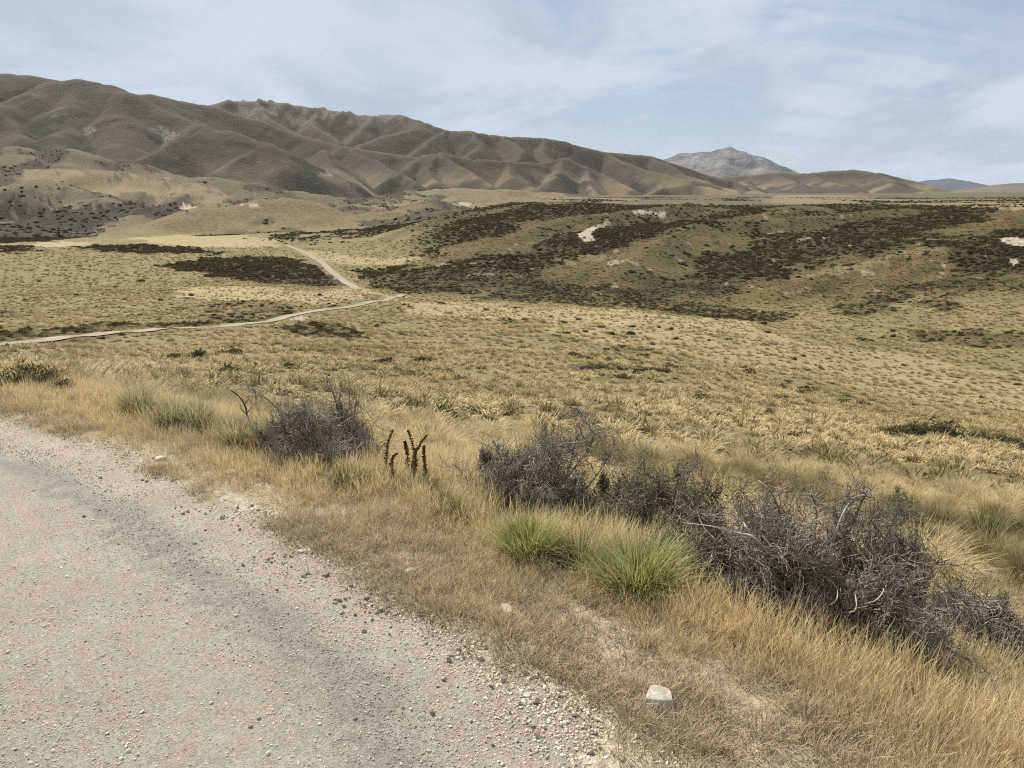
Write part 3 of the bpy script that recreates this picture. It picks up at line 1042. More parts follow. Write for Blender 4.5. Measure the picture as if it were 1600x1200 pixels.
# ------------------------------------------------------------------ plant and stone shapes
def clump(seed, n, base_r, hlo, hhi, width, lean, droop, segs=3, head=0.0, lean_min=0.0, wind=0.0):
    """a tuft of n blades as one mesh: verts, quads, run along the blade, random per blade"""
    g_ = np.random.default_rng(seed)
    ph = g_.uniform(0, 2 * pi, n)
    rr_ = base_r * np.sqrt(g_.uniform(0, 1, n))
    out_ph = ph + g_.normal(0, .7, n)
    bx = rr_ * np.cos(ph)
    by = rr_ * np.sin(ph)
    L = g_.uniform(hlo, hhi, n) * (1.05 - .25 * (rr_ / max(base_r, 1e-6)))
    th0 = lean_min + lean * (rr_ / max(base_r, 1e-6)) * g_.uniform(.5, 1.1, n) + g_.normal(0, .13, n)
    dr = droop * g_.uniform(.3, 1.4, n)
    side = out_ph + pi / 2 + g_.normal(0, .6, n)
    sx, sy = np.cos(side), np.sin(side)
    P = np.stack([bx, by, np.zeros(n)], 1)
    rings = []
    ts = []
    for k in range(segs + 1):
        t = k / segs
        if head and t > .7:
            w = width * (head if k < segs else .3)
        else:
            w = width * (1 - .9 * t ** 1.4)
        off = np.stack([sx * w / 2, sy * w / 2, np.zeros(n)], 1)
        rings.append(np.stack([P - off, P + off], 1))
        ts.append(np.full((n, 2), t))
        th = th0 + dr * ((k + .5) / segs) ** 1.3
        ds = L / segs
        P = P + np.stack([np.sin(th) * np.cos(out_ph) * ds + wind * ds * (k + 1) / segs, np.sin(th) * np.sin(out_ph) * ds, np.cos(th) * ds], 1)
    V = np.stack(rings, 1)                      # n, segs+1, 2, 3
    t = np.stack(ts, 1)
    idx = np.arange(n * (segs + 1) * 2).reshape(n, segs + 1, 2)
    Fq = np.stack([idx[:, :-1, 0], idx[:, :-1, 1], idx[:, 1:, 1], idx[:, 1:, 0]], -1).reshape(-1, 4)
    rnd = np.repeat(g_.uniform(0, 1, n), (segs + 1) * 2)
    return V.reshape(-1, 3), Fq, t.ravel(), rnd


def clump_mesh(name, m, *a, link=False, parent=None, **k):
    V, Fq, t, rnd = clump(*a, **k)
    return mk(name, V, Fq, m, parent, {'t': t, 'rnd': rnd}, link=link)


def leaf_dome(seed, n, size, flat=.75, lobes=5):
    g_ = np.random.default_rng(seed)
    lc = np.stack([g_.uniform(-.5, .5, lobes), g_.uniform(-.5, .5, lobes), g_.uniform(.0, .25, lobes)], 1)
    lr = g_.uniform(.3, .55, lobes)
    w = g_.integers(0, lobes, n)
    d = g_.normal(0, 1, (n, 3))
    d /= np.linalg.norm(d, axis=1)[:, None]
    c = lc[w] + d * (lr[w] * g_.uniform(.55, 1.12, n))[:, None]
    c[:, 2] = np.abs(c[:, 2]) * flat
    a = g_.normal(0, 1, (n, 3))
    a /= np.linalg.norm(a, axis=1)[:, None]
    b = np.cross(a, g_.normal(0, 1, (n, 3)))
    b /= np.linalg.norm(b, axis=1)[:, None]
    s1 = (size * g_.uniform(.6, 1.4, n))[:, None]
    s2 = s1 * g_.uniform(.3, .7, n)[:, None]
    V = np.stack([c - a * s1, c - b * s2, c + a * s1, c + b * s2], 1).reshape(-1, 3)
    return V, np.arange(n * 4).reshape(n, 4), np.repeat(g_.uniform(0, 1, n), 4)


def tubes(polys, sides=3):
    """polys: list of (points, radii) -> verts, quads"""
    Vs, Fs = [], []
    o = 0
    ang = np.arange(sides) * 2 * pi / sides
    ca, sa = np.cos(ang), np.sin(ang)
    by = {}
    for p, r in polys:
        by.setdefault(len(p), []).append((p, r))
    for n, lst in by.items():
        P = np.array([q[0] for q in lst], float)       # m,n,3
        R = np.array([q[1] for q in lst], float)
        T = np.gradient(P, axis=1)
        T /= np.linalg.norm(T, axis=2)[..., None] + 1e-12
        ref = np.where(np.abs(T[:, :1, 2:3]) > .9, np.array([1., 0, 0]), np.array([0, 0, 1.]))
        A = np.cross(T, np.broadcast_to(ref, T.shape))
        A /= np.linalg.norm(A, axis=2)[..., None] + 1e-12
        B = np.cross(T, A)
        V = P[:, :, None] + R[:, :, None, None] * (A[:, :, None] * ca[:, None] + B[:, :, None] * sa[:, None])
        m = len(lst)
        idx = np.arange(m * n * sides).reshape(m, n, sides) + o
        nx = np.roll(idx, -1, 2)
        Fs.append(np.stack([idx[:, :-1], nx[:, :-1], nx[:, 1:], idx[:, 1:]], -1).reshape(-1, 4))
        Vs.append(V.reshape(-1, 3))
        o += m * n * sides
    return np.concatenate(Vs), np.concatenate(Fs)


def grow_shrub(seed, W, D, Hh, stems, kids=(8, 7, 5), zig=.38, r0=.016, rmin=.0022, spread=1.0, twig=.13, limbs=()):
    """divaricating bush: wiry branches that fork wide and zigzag, kept inside a lumpy dome"""
    g_ = random.Random(seed)
    gn = g_.gauss
    polys = []
    tips = []
    lob = [(g_.uniform(0, 2 * pi), g_.uniform(.5, 1.3)) for _ in range(9)]
    hl = [(g_.uniform(-.9, .9), g_.uniform(-.6, .6), g_.uniform(.6, 1.15)) for _ in range(7)]

    def env(p):
        a = math.atan2(p[1], p[0])
        f = 1.0
        for la, lv in lob:
            dlt = abs((a - la + pi) % (2 * pi) - pi)
            f += (lv - 1) * math.exp(-(dlt / .35) ** 2) * .8
        for hx_, hy_, hv_ in hl:
            f += (hv_ - 1) * math.exp(-((p[0] / W - hx_) ** 2 + (p[1] / D - hy_) ** 2) / .06) * .9
        return (p[0] / W) ** 2 + (p[1] / D) ** 2 + (max(p[2], 0) / Hh) ** 2 < f * f and p[2] > -.02

    def branch(p, d, L, r, lev, free=False):
        n = (7, 6, 5, 4)[lev]
        pts = [p]
        rad = [r]
        st = L / (n - 1)
        z = zig * (.55, .8, 1, 1.1)[lev]
        for i in range(n - 1):
            d = [d[0] + gn(0, z), d[1] + gn(0, z), d[2] + gn(0, z) - (.03 if lev == 0 else 0)]
            l = math.sqrt(d[0] ** 2 + d[1] ** 2 + d[2] ** 2) + 1e-9
            d = [q / l for q in d]
            p = [p[0] + d[0] * st, p[1] + d[1] * st, p[2] + d[2] * st]
            if not free and lev > 0 and not env(p):
                p = [p[0] - d[0] * st * .6, p[1] - d[1] * st * .6, p[2] - d[2] * st * .3]
                d = [-d[0] * .3, -d[1] * .3, abs(d[2]) * .6]
            if p[2] < .01:
                p[2] = .01
            pts.append(p)
            rad.append(max(r * (1 - .75 * (i + 1) / (n - 1)), rmin * .8))
        polys.append((pts, rad))
        if lev == 3:
            tips.extend(pts[1:])
            return
        nk = kids[lev]
        for k in range(nk):
            u = g_.uniform(.25 if lev == 0 else .12, 1.0)
            i = min(int(u * (n - 1)), n - 2)
            f = u * (n - 1) - i
            q = [pts[i][m] * (1 - f) + pts[i + 1][m] * f for m in range(3)]
            a = [gn(0, 1), gn(0, 1), gn(0.25, .9)]
            l = math.sqrt(sum(v * v for v in a)) + 1e-9
            tdir = [pts[i + 1][m] - pts[i][m] for m in range(3)]
            tl = math.sqrt(sum(v * v for v in tdir)) + 1e-9
            dd_ = [a[m] / l * .85 + tdir[m] / tl * .55 for m in range(3)]
            l2 = math.sqrt(sum(v * v for v in dd_)) + 1e-9
            dd_ = [v / l2 for v in dd_]
            Lk = L * (.5, .5, .55)[lev] * g_.uniform(.6, 1.2)
            if lev == 2:
                Lk = twig * g_.uniform(.5, 1.3)
            branch(q, dd_, Lk, max(rad[i] * .6, rmin), lev + 1, free)

    for s_ in range(stems):
        a = 2 * pi * (s_ + g_.uniform(-.3, .3)) / stems
        el = g_.uniform(.25, 1.3)
        d0 = [cos(a) * cos(el) * spread, sin(a) * cos(el) * spread, sin(el)]
        # length that reaches the dome in this direction
        q = math.sqrt((d0[0] / W) ** 2 + (d0[1] / D) ** 2 + (d0[2] / Hh) ** 2)
        L = .92 / q * g_.uniform(.75, 1.05)
        branch([gn(0, W * .07), gn(0, D * .07), -.03], d0, L, r0 * g_.uniform(.6, 1.15), 0)
    for path, r in limbs:
        polys.append((path, list(np.linspace(r, r * .35, len(path)))))
        n = len(path)
        for k in range(16):
            i = min(int(n * g_.uniform(.25, 1.0)), n - 2)
            d = [gn(0, 1), gn(0, 1), gn(.1, .7)]
            l = math.sqrt(sum(v * v for v in d))
            branch([float(v) for v in path[i]], [v / l for v in d], g_.uniform(.08, .24) * (1.2 - .8 * i / n), r * .4, 2, True)
    return polys, tips


def leaves_at(seed, tips, frac, size):
    g_ = np.random.default_rng(seed)
    T = np.array(tips)
    T = T[g_.uniform(0, 1, len(T)) < frac]
    n = len(T)
    c = T + g_.normal(0, size * .6, (n, 3))
    a = g_.normal(0, 1, (n, 3))
    a /= np.linalg.norm(a, axis=1)[:, None]
    b = np.cross(a, g_.normal(0, 1, (n, 3)))
    b /= np.linalg.norm(b, axis=1)[:, None]
    s1 = (size * g_.uniform(.6, 1.4, n))[:, None]
    V = np.stack([c - a * s1, c - b * s1 * .5, c + a * s1, c + b * s1 * .5], 1).reshape(-1, 3)
    return V, np.arange(n * 4).reshape(n, 4), np.repeat(g_.uniform(0, 1, n), 4)


ICO = {}


def ico(sub):
    if sub not in ICO:
        import bmesh
        b = bmesh.new()
        bmesh.ops.create_icosphere(b, subdivisions=sub, radius=1)
        b.verts.ensure_lookup_table()
        ICO[sub] = (np.array([v.co[:] for v in b.verts]), np.array([[v.index for v in f.verts] for f in b.faces]))
        b.free()
    return ICO[sub]


def stone(seed, dims, cuts=7, sub=4, rough=.03, box=0.0):
    """a sphere cut by planes: an angular stone with worn edges"""
    g_ = np.random.default_rng(seed)
    V, Fq = ico(sub)
    V = V.copy()
    nrm = [(g_.normal(0, 1, 3), g_.uniform(.52, .85)) for _ in range(cuts)]
    if box:
        for ax in range(3):
            for sg in (-1, 1):
                v = np.zeros(3)
                v[ax] = sg
                nrm.append((v + g_.normal(0, .16, 3), box * g_.uniform(.85, 1.1)))
    for n, d in nrm:
        n = n / np.linalg.norm(n)
        k = V @ n - d
        V -= np.where(k > 0, k * .9, 0)[:, None] * n
    r_ = fbm(V[:, 0] * 3 + seed, V[:, 1] * 3 + V[:, 2] * 2.3, seed, 4) - .5
    V *= (1 + r_ * rough * 2)[:, None]
    return V * np.array(dims) / 2 / np.abs(V).max(0), Fq


# ------------------------------------------------------------------ scatter: masses nobody could count, instanced over points
def scatter(name, pts, rot, scl, tone, idx, protos, label, cat):
    me = bpy.data.meshes.new(name)
    n = len(pts)
    me.vertices.add(n)
    me.vertices.foreach_set('co', np.asarray(pts, np.float32).ravel())
    for nm_, ty, dat in (('rot', 'FLOAT_VECTOR', rot), ('scl', 'FLOAT_VECTOR', scl), ('tone', 'FLOAT', tone), ('idx', 'INT', idx)):
        a = me.attributes.new(nm_, ty, 'POINT')
        if ty == 'FLOAT_VECTOR':
            a.data.foreach_set('vector', np.asarray(dat, np.float32).ravel())
        elif ty == 'INT':
            a.data.foreach_set('value', np.asarray(dat, np.int32))
        else:
            a.data.foreach_set('value', np.asarray(dat, np.float32))
    ob = bpy.data.objects.new(name, me)
    col.objects.link(ob)
    tr = bpy.data.node_groups.new('scatter_' + name, 'GeometryNodeTree')
    tr.interface.new_socket('Geometry', in_out='INPUT', socket_type='NodeSocketGeometry')
    tr.interface.new_socket('Geometry', in_out='OUTPUT', socket_type='NodeSocketGeometry')
    gi = tr.nodes.new('NodeGroupInput')
    go_ = tr.nodes.new('NodeGroupOutput')
    jn = tr.nodes.new('GeometryNodeJoinGeometry')
    for p in protos:
        oi = tr.nodes.new('GeometryNodeObjectInfo')
        oi.inputs['Object'].default_value = p
        gt = tr.nodes.new('GeometryNodeGeometryToInstance')
        tr.links.new(oi.outputs['Geometry'], gt.inputs[0])
        tr.links.new(gt.outputs[0], jn.inputs[0])
    ip = tr.nodes.new('GeometryNodeInstanceOnPoints')
    ip.inputs['Pick Instance'].default_value = True
    tr.links.new(gi.outputs[0], ip.inputs['Points'])
    tr.links.new(jn.outputs[0], ip.inputs['Instance'])

    def na(nm_, ty):
        x = tr.nodes.new('GeometryNodeInputNamedAttribute')
        x.data_type = ty
        x.inputs['Name'].default_value = nm_
        return x.outputs['Attribute']
    tr.links.new(na('idx', 'INT'), ip.inputs['Instance Index'])
    er = tr.nodes.new('FunctionNodeEulerToRotation')
    tr.links.new(na('rot', 'FLOAT_VECTOR'), er.inputs[0])
    tr.links.new(er.outputs[0], ip.inputs['Rotation'])
    tr.links.new(na('scl', 'FLOAT_VECTOR'), ip.inputs['Scale'])
    tr.links.new(ip.outputs[0], go_.inputs[0])
    md = ob.modifiers.new('scatter', 'NODES')
    md.node_group = tr
    return tag(ob, label, cat, kind='stuff')


def sector(n, r0, r1, half=37.0, power=2.0):
    a = np.radians(RNG.uniform(-half, half, n))
    u = RNG.uniform(0, 1, n)
    r = (u * (r1 ** power - r0 ** power) + r0 ** power) ** (1 / power)
    return r * np.sin(a), r * np.cos(a)


def spin(n, tilt=.12):
    return np.stack([RNG.normal(0, tilt, n), RNG.normal(0, tilt, n), RNG.uniform(0, 2 * pi, n)], 1)


def near_line(x, y, pts):
    P = smooth_poly(np.array([at(*p) for p in pts])[:, :2], 4)
    best = np.full(x.shape, 1e9)
    for a, b in zip(P[:-1], P[1:]):
        e = b - a
        t = np.clip(((x - a[0]) * e[0] + (y - a[1]) * e[1]) / (e @ e), 0, 1)
        best = np.minimum(best, np.hypot(x - a[0] - t * e[0], y - a[1] - t * e[1]))
    return best


# ------------------------------------------------------------------ sizes read off the photograph
FWD = np.array([0, cos(PITCH), -sin(PITCH)])


def depth_of(p):
    return float((np.array(p) - np.array([0, 0, H])) @ FWD)


def px_size(p, n):
    """metres that n photograph pixels cover at point p"""
    return n * depth_of(p) / F


def at_depth(px, py, dep):
    x, y, z = ray(px, py)
    return np.array([float(x) * dep, float(y) * dep, H + float(z) * dep])


# ------------------------------------------------------------------ thorny shrubs
def thorny_shrub(seed, base, x0, x1, top, label, m, stems=10, kids=(9, 7, 5), deep=.8, leaf=None, leaf_frac=.0, leaf_size=.006, dead=(), r0=.016, zig=.38, twig=.13, group=None, rmin=.0022, limbs=()):
    b = at(*base)
    root = empty('thorny_shrub', b)
    tag(root, label, 'shrub', group)
    cx = (x0 + x1) / 2
    Wm = px_size(b, (x1 - x0) / 2)
    Hm = px_size(b, base[1] - top) * 1.02
    off = px_size(b, cx - base[0])
    dep = depth_of(b)
    lm = []
    for pts, r in limbs:
        Pd = np.array([(0, 0, .0)] + [at_depth(p[0], p[1], dep + .06 * math.sin(i * 2.3)) - np.array(b) for i, p in enumerate(pts)])
        lm.append((smooth_poly(Pd, 4).tolist(), r))
    polys, tips = grow_shrub(seed, Wm, Wm * deep, Hm, stems, kids, zig, r0, twig=twig, rmin=rmin, limbs=lm)
    V, Fq = tubes(polys)
    V[:, 0] += off * np.clip(V[:, 2] / Hm, 0, 1)
    # settle the skirt on the slope
    dz = gz(V[:, 0] + b.x, V[:, 1] + b.y) - b.z
    V[:, 2] += np.minimum(dz, .15) * np.clip(1 - V[:, 2] / Hm, 0, 1)
    mk('branches', V, Fq, m, root)
    if leaf is not None and leaf_frac > 0:
        LV, LF, lr = leaves_at(seed + 1, tips, leaf_frac, leaf_size)
        LV[:, 0] += off * np.clip(LV[:, 2] / Hm, 0, 1)
        mk('leaves', LV, LF, leaf, root, {'rnd': lr}, smooth=False)
    for pts, rad, dd_ in dead:
        Pd = np.array([at_depth(p[0], p[1], dep + dd_ + .05 * math.sin(i * 2.1)) for i, p in enumerate(pts)]) - np.array(b)
        Pd = np.concatenate([[Pd[0] * .45 + np.array([0, .12, .02])], Pd])
        Ps = smooth_poly(Pd, 5)
        rs = np.linspace(rad, rad * .3, len(Ps)) * .62
        o = mk('dead_branch', *tubes([(Ps, rs)], 6), m_dead, root)
        o['label'] = 'bleached bare dead branch'
    return root


thorny_shrub(11, (505, 720), 380, 604, 592, 'grey leafless thorny bush left of the tall brown seed spikes', m_twig, 13, (8, 7, 4), .75, m_leaf, .06, .005, r0=.02, twig=.19,
             limbs=[([(520, 680), (535, 640), (530, 610), (525, 598)], .012), ([(545, 690), (560, 640), (566, 625), (563, 612)], .010), ([(470, 680), (440, 640), (415, 615), (396, 604)], .011), ([(560, 700), (590, 690), (606, 680)], .009), ([(450, 690), (425, 685), (405, 690)], .009)],
             dead=[([(462, 683), (475, 665), (478, 645), (474, 628)], .006, -.15), ([(462, 683), (480, 672), (500, 664)], .005, -.2), ([(530, 665), (555, 648), (568, 638)], .006, -.1), ([(500, 650), (490, 630), (478, 622)], .004, -.25), ([(510, 640), (530, 628), (545, 624)], .004, -.2)])
thorny_shrub(12, (835, 812), 695, 975, 668, 'dark grey tangled thorny bush behind the two bright green tussocks', m_twig, 20, (10, 8, 6), .8, m_leaf, .4, .006, twig=.14,
             limbs=[([(880, 750), (895, 700), (905, 675), (915, 655), (908, 648)], .012), ([(880, 750), (915, 700), (930, 680), (938, 665)], .010), ([(800, 760), (780, 710), (770, 690)], .009), ([(760, 780), (725, 755), (708, 740)], .009), ([(900, 770), (940, 720), (955, 700)], .010)],
             dead=[([(848, 800), (846, 775), (842, 755), (836, 742)], .005, -.4), ([(872, 698), (890, 692), (910, 690), (928, 680)], .006, -.1)])
thorny_shrub(14, (1020, 850), 925, 1160, 700, 'leafier olive thorny bush between the dark bush and the purplish bush', m_twig, 18, (10, 8, 6), .8, m_leaf, .9, .008, twig=.14,
             limbs=[([(1000, 780), (990, 730), (985, 712)], .009), ([(1050, 790), (1060, 735), (1075, 718)], .009), ([(1090, 800), (1130, 760), (1150, 745)], .009)])
thorny_shrub(15, (1295, 1000), 1050, 1530, 755, 'largest purplish grey thorny bush with white dead branches', m_twigp, 32, (10, 9, 5), .75, m_leaf, .28, .007, twig=.15,
             limbs=[([(1250, 900), (1220, 800), (1205, 765), (1190, 752)], .014), ([(1310, 880), (1340, 800), (1360, 765)], .014), ([(1180, 900), (1120, 840), (1090, 800)], .013), ([(1400, 900), (1450, 860), (1490, 850)], .012), ([(1200, 930), (1130, 900), (1080, 880)], .012),
                    ([(1420, 930), (1500, 900), (1560, 905)], .012), ([(1270, 880), (1280, 800), (1270, 768)], .012)],
             dead=[([(1185, 845), (1150, 832), (1110, 822), (1068, 817)], .010, -.3), ([(1172, 832), (1160, 815), (1138, 806)], .010, -.25), ([(1310, 820), (1330, 782), (1350, 773), (1372, 772)], .010, -.1),
                   ([(1365, 940), (1385, 915), (1400, 900)], .008, -.5), ([(1335, 955), (1337, 925), (1345, 905)], .007, -.55), ([(1305, 940), (1308, 920), (1295, 905)], .006, -.55), ([(1440, 905), (1410, 915), (1380, 935)], .007, -.4),
                   ([(1230, 880), (1215, 860), (1218, 840)], .005, -.4), ([(1390, 870), (1410, 868), (1425, 860)], .005, -.3), ([(1260, 870), (1268, 850), (1275, 820)], .005, -.3)])
thorny_shrub(16, (1500, 1020), 1385, 1650, 905, 'low dark thorny bush at the right edge beside the largest bush', m_twigp, 22, (10, 8, 6), .7, m_leaf, .25, .007, twig=.14,
             dead=[([(1470, 926), (1520, 929), (1560, 932), (1610, 936)], .012, .1), ([(1530, 978), (1550, 968), (1575, 965)], .006, -.3), ([(1562, 960), (1555, 935), (1545, 915)], .004, -.3)])
thorny_shrub(19, (1095, 925), 995, 1200, 808, 'low dark green leafy bush under the longest white dead branch', m_twig, 14, (9, 7, 5), .8, m_leafd, .95, .010, twig=.13)
thorny_shrub(20, (965, 850), 900, 1040, 735, 'leafy green bush directly behind the nearest bright green tussock', m_twig, 12, (9, 7, 5), .7, m_leafd, .9, .009, twig=.13)
thorny_shrub(17, (1405, 825), 1355, 1455, 762, 'small leafy dark green bush behind the largest thorny bush', m_twig, 9, (8, 6, 5), .8, m_leaf, .7, .012, twig=.14)
thorny_shrub(18, (1240, 810), 1170, 1310, 740, 'sparse bush with yellow green leaves behind the largest thorny bush', m_twig, 8, (7, 5, 4), .7, m_leafg, .4, .012, twig=.16,
             limbs=[([(1225, 770), (1215, 745), (1205, 733)], .008), ([(1280, 770), (1290, 745), (1285, 735)], .008)])

b = at(392, 668)
dep = depth_of(b)
root = tag(empty('dead_stem', b), 'single black dead stem left of the grey leafless bush', 'dead stem')
pl = []
for pts, r in (([(392, 670), (386, 648), (382, 632), (372, 618), (360, 610)], .012), ([(386, 648), (378, 640), (376, 632)], .008), ([(382, 632), (390, 622)], .006), ([(386, 645), (394, 636)], .006)):
    Pd = np.array([at_depth(p[0], p[1], dep) for p in pts]) - np.array(b)
    Ps = smooth_poly(Pd, 4)
    pl.append((Ps, np.linspace(r, r * .4, len(Ps))))
mk('branches', *tubes(pl, 5), m_black, root)

# ------------------------------------------------------------------ single tussocks and sedges that stand out
def stand_out(name, cat, seed, base, x0, x1, top, n, m, label, lean=.75, droop=.55, w=.006, group=None, tone=.2, base_f=.45, head=0.0):
    b = at(*base)
    Wm = px_size(b, (x1 - x0) / 2)
    Hm = px_size(b, base[1] - top)
    L = Hm * (1.4 if name == 'tussock' and m is m_silver else 1.12)
    o = clump_mesh(name, m, seed, n, Wm * base_f, L * .42, L * 1.04, w, lean, droop, 5, head=head, link=True)
    o.location = (b.x, b.y, b.z - .02)
    o['tone'] = tone
    return tag(o, label, cat, group)


stand_out('tussock', 'tussock', 21, (828, 868), 755, 905, 782, 1500, m_green, 'bright green tussock left of the pair under the dark bush', .8, .75, .005)
stand_out('tussock', 'tussock', 22, (995, 925), 905, 1085, 808, 2000, m_green, 'bright green tussock nearest the road, left of the white dead branch', .8, .75, .005)
stand_out('tussock', 'tussock', 23, (1540, 838), 1505, 1578, 772, 420, m_sedge, 'lone dark olive tussock at the right edge above the thorny bushes', .45, .25, .007, tone=.6)
for i, (bx_, by_, xa, xb, tp, lb) in enumerate([
        (218, 648, 190, 252, 600, 'silvery green tussock farthest left beside the grassy verge'),
        (268, 668, 225, 310, 618, 'large silvery green tussock second from the left along the verge'),
        (310, 672, 275, 345, 625, 'large silvery green tussock third from the left along the verge'),
        (372, 700, 335, 410, 650, 'silvery green tussock at the foot of the black dead stem'),
        (415, 706, 385, 448, 655, 'silvery green tussock touching the left side of the grey leafless bush')]):
    stand_out('tussock', 'tussock', 30 + i, (bx_, by_), xa, xb, tp, 700, m_silver, lb, .55, .5, .007, 'silvery tussocks along the verge', tone=.15 + .1 * i)
for i, (bx_, by_, xa, xb, tp, lb) in enumerate([
        (540, 760, 500, 580, 708, 'green sedge under the right side of the grey leafless bush'),
        (575, 752, 545, 610, 712, 'green sedge between the grey leafless bush and the seed spikes'),
        (700, 800, 660, 745, 752, 'olive sedge right of the seed spikes'),
        (905, 885, 860, 960, 800, 'dark sedge between the two bright green tussocks'),
        (1095, 925, 1040, 1165, 842, 'dark sedge right of the nearest bright green tussock'),
        (1160, 935, 1110, 1225, 865, 'dark sedge under the left side of the largest thorny bush'),
        (925, 850, 880, 980, 770, 'dark sedge at the foot of the dark tangled bush')]):
    stand_out('sedge', 'sedge', 50 + i, (bx_, by_), xa, xb, tp, 480, m_sedge, lb, .75, .8, .005, 'dark sedges among the bushes', tone=.1 * i)

# ------------------------------------------------------------------ speargrass with its brown seed spikes
b = at(648, 768)
dep = depth_of(b)
root = tag(empty('speargrass', b), 'spiky green speargrass with six tall brown seed spikes', 'speargrass')
V, Fq, t_, rn_ = clump(61, 600, px_size(b, 30), px_size(b, 26), px_size(b, 44), .008, .9, .2, 3)
mk('leaves', V, Fq, m_sedge, root, {'t': t_, 'rnd': rn_})
for si, (pts, dz_) in enumerate([([(605, 758), (603, 725), (606, 695), (614, 672)], .02), ([(619, 762), (612, 738), (614, 716), (621, 709)], -.1), ([(634, 762), (637, 720), (634, 698), (632, 690)], .08),
                                 ([(643, 760), (649, 728), (646, 700), (637, 672)], -.05), ([(653, 758), (645, 726), (655, 697), (668, 680)], .05), ([(667, 758), (663, 722), (662, 697)], -.02)]):
    Pd = np.array([at_depth(p[0], p[1], dep + dz_) for p in pts]) - np.array(b)
    Ps = smooth_poly(Pd, 9)
    sv_, sf_ = tubes([(Ps, np.linspace(.006, .0025, len(Ps)))], 6)
    g_ = np.random.default_rng(70 + si)
    n = 300
    u = (np.floor(g_.uniform(.2, 1, n) * 26) / 26 + g_.normal(0, .006, n)).clip(.18, .999) * (len(Ps) - 1)
    i0 = np.minimum(u.astype(int), len(Ps) - 2)
    c = Ps[i0] + (Ps[i0 + 1] - Ps[i0]) * (u - i0)[:, None]
    a = g_.uniform(0, 2 * pi, n)
    tw = 1 - .6 * (u / len(Ps))
    ln = g_.uniform(.014, .04, n) * tw
    dv = np.stack([np.cos(a), np.sin(a), g_.uniform(.2, 1.1, n)], 1)
    dv /= np.linalg.norm(dv, axis=1)[:, None]
    sd = np.cross(dv, g_.normal(0, 1, (n, 3)))
    sd /= np.linalg.norm(sd, axis=1)[:, None]
    w_ = .0045
    Q = np.stack([c, c + dv * (ln * .5)[:, None] + sd * w_, c + dv * ln[:, None], c + dv * (ln * .5)[:, None] - sd * w_], 1).reshape(-1, 3)
    allV = np.concatenate([sv_, Q])
    mk('seed_spike', allV, [sf_, np.arange(n * 4).reshape(n, 4) + len(sv_)], m_spike, root, {'rnd': np.r_[np.full(len(sv_), .3), np.repeat(g_.uniform(0, 1, n), 4)]})

# ------------------------------------------------------------------ stones lying about
for i, (px, py, w, h, bx_, lb) in enumerate([
        (1026, 1106, 54, 40, .62, 'largest pale block of stone in the dry turf at the bottom'),
        (792, 963, 28, 22, .7, 'small rounded white stone on the verge below the green tussocks'),
        (424, 868, 30, 16, .7, 'pale flat stone at the edge of the gravel road'),
        (471, 866, 18, 9, .7, 'thin pale stone right of the flat stone at the road edge'),
        (252, 718, 20, 7, .7, 'yellowish flat stone lying farthest up the road edge'),
        (362, 741, 20, 9, .7, 'thin white stone in the straw grass below the grey bush'),
        (565, 955, 22, 13, .7, 'grey stone above the dark clods at the road edge'),
        (612, 992, 26, 12, .7, 'long grey stone below the dark clods at the road edge'),
        (600, 970, 16, 10, .8, 'small grey stone right of the dark clods at the road edge'),
        (700, 1048, 20, 13, .8, 'grey stone on the gravel left of the largest pale block'),
        (825, 1092, 18, 12, .8, 'small dark grey stone between the road and the largest pale block'),
        (640, 898, 20, 12, .8, 'brownish stone in the dead turf above the road edge')]):
    b = at(px, py)
    wm = px_size(b, w)
    hm = px_size(b, h)
    V, Fq = stone(100 + i, (wm, wm * .75, hm * (1.05 if i == 0 else 1.25)), 0 if i == 0 else 6, 5, .035, bx_)
    o = mk('stone', V, Fq, m_stone, smooth=True)
    o.location = (b.x, b.y, b.z + hm * .24)
    o.rotation_euler = (0, .16 if i == 0 else 0, -.3 if i == 0 else random.uniform(0, 6))
    tag(o, lb, 'stone', 'loose stones beside the road')

# ------------------------------------------------------------------ tussocks: the nearest as things, the rest as a mass
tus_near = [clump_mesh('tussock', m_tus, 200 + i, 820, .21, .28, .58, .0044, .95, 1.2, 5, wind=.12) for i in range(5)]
xs, ys = [], []
px_, py_ = sector(2600, 7.5, 25)
d_ = edge_d(px_, py_)
cand = sorted([(math.hypot(x, y), x, y) for x, y, d in zip(px_, py_, d_) if d > 3.0 or (d > 1.9 and y > 7.5 and x < -1)])
keep = []
for r, x, y in cand:
    if all((x - a) ** 2 + (y - b_) ** 2 > .46 for a, b_ in keep[-140:]):
        keep.append((x, y))
    if len(keep) >= 290:
        break
R_IND = math.hypot(*keep[-1])
TONE_L = ['straw gold tussock on the slope below the road verge', 'pale bleached tussock on the slope below the road verge', 'olive tinged tussock on the slope below the road verge']
for i, (x, y) in enumerate(keep):
    p = tus_near[i % 5]
    o = p if i < 5 else p.copy()
    col.objects.link(o)
    o.location = (x, y, float(gz(x, y)) - .03)
    k = random.uniform(.6, 1.4)
    o.scale = (k * random.uniform(.9, 1.2), k * random.uniform(.9, 1.2), k * random.uniform(.75, 1.1))
    o.rotation_euler = (random.gauss(0, .08), random.gauss(0, .08), random.uniform(-3, 3))
    n_ = float(fbm(x / 5, y / 5, 77, 3))
    tn_ = min(max((n_ - .42) * 3 + random.uniform(-.4, .5), 0), 1)
    o['tone'] = tn_
    tag(o, TONE_L[0 if tn_ < .3 and i % 2 else 1 if tn_ < .3 else 0 if tn_ < .55 else 2], 'tussock', 'tussocks nearest the road')

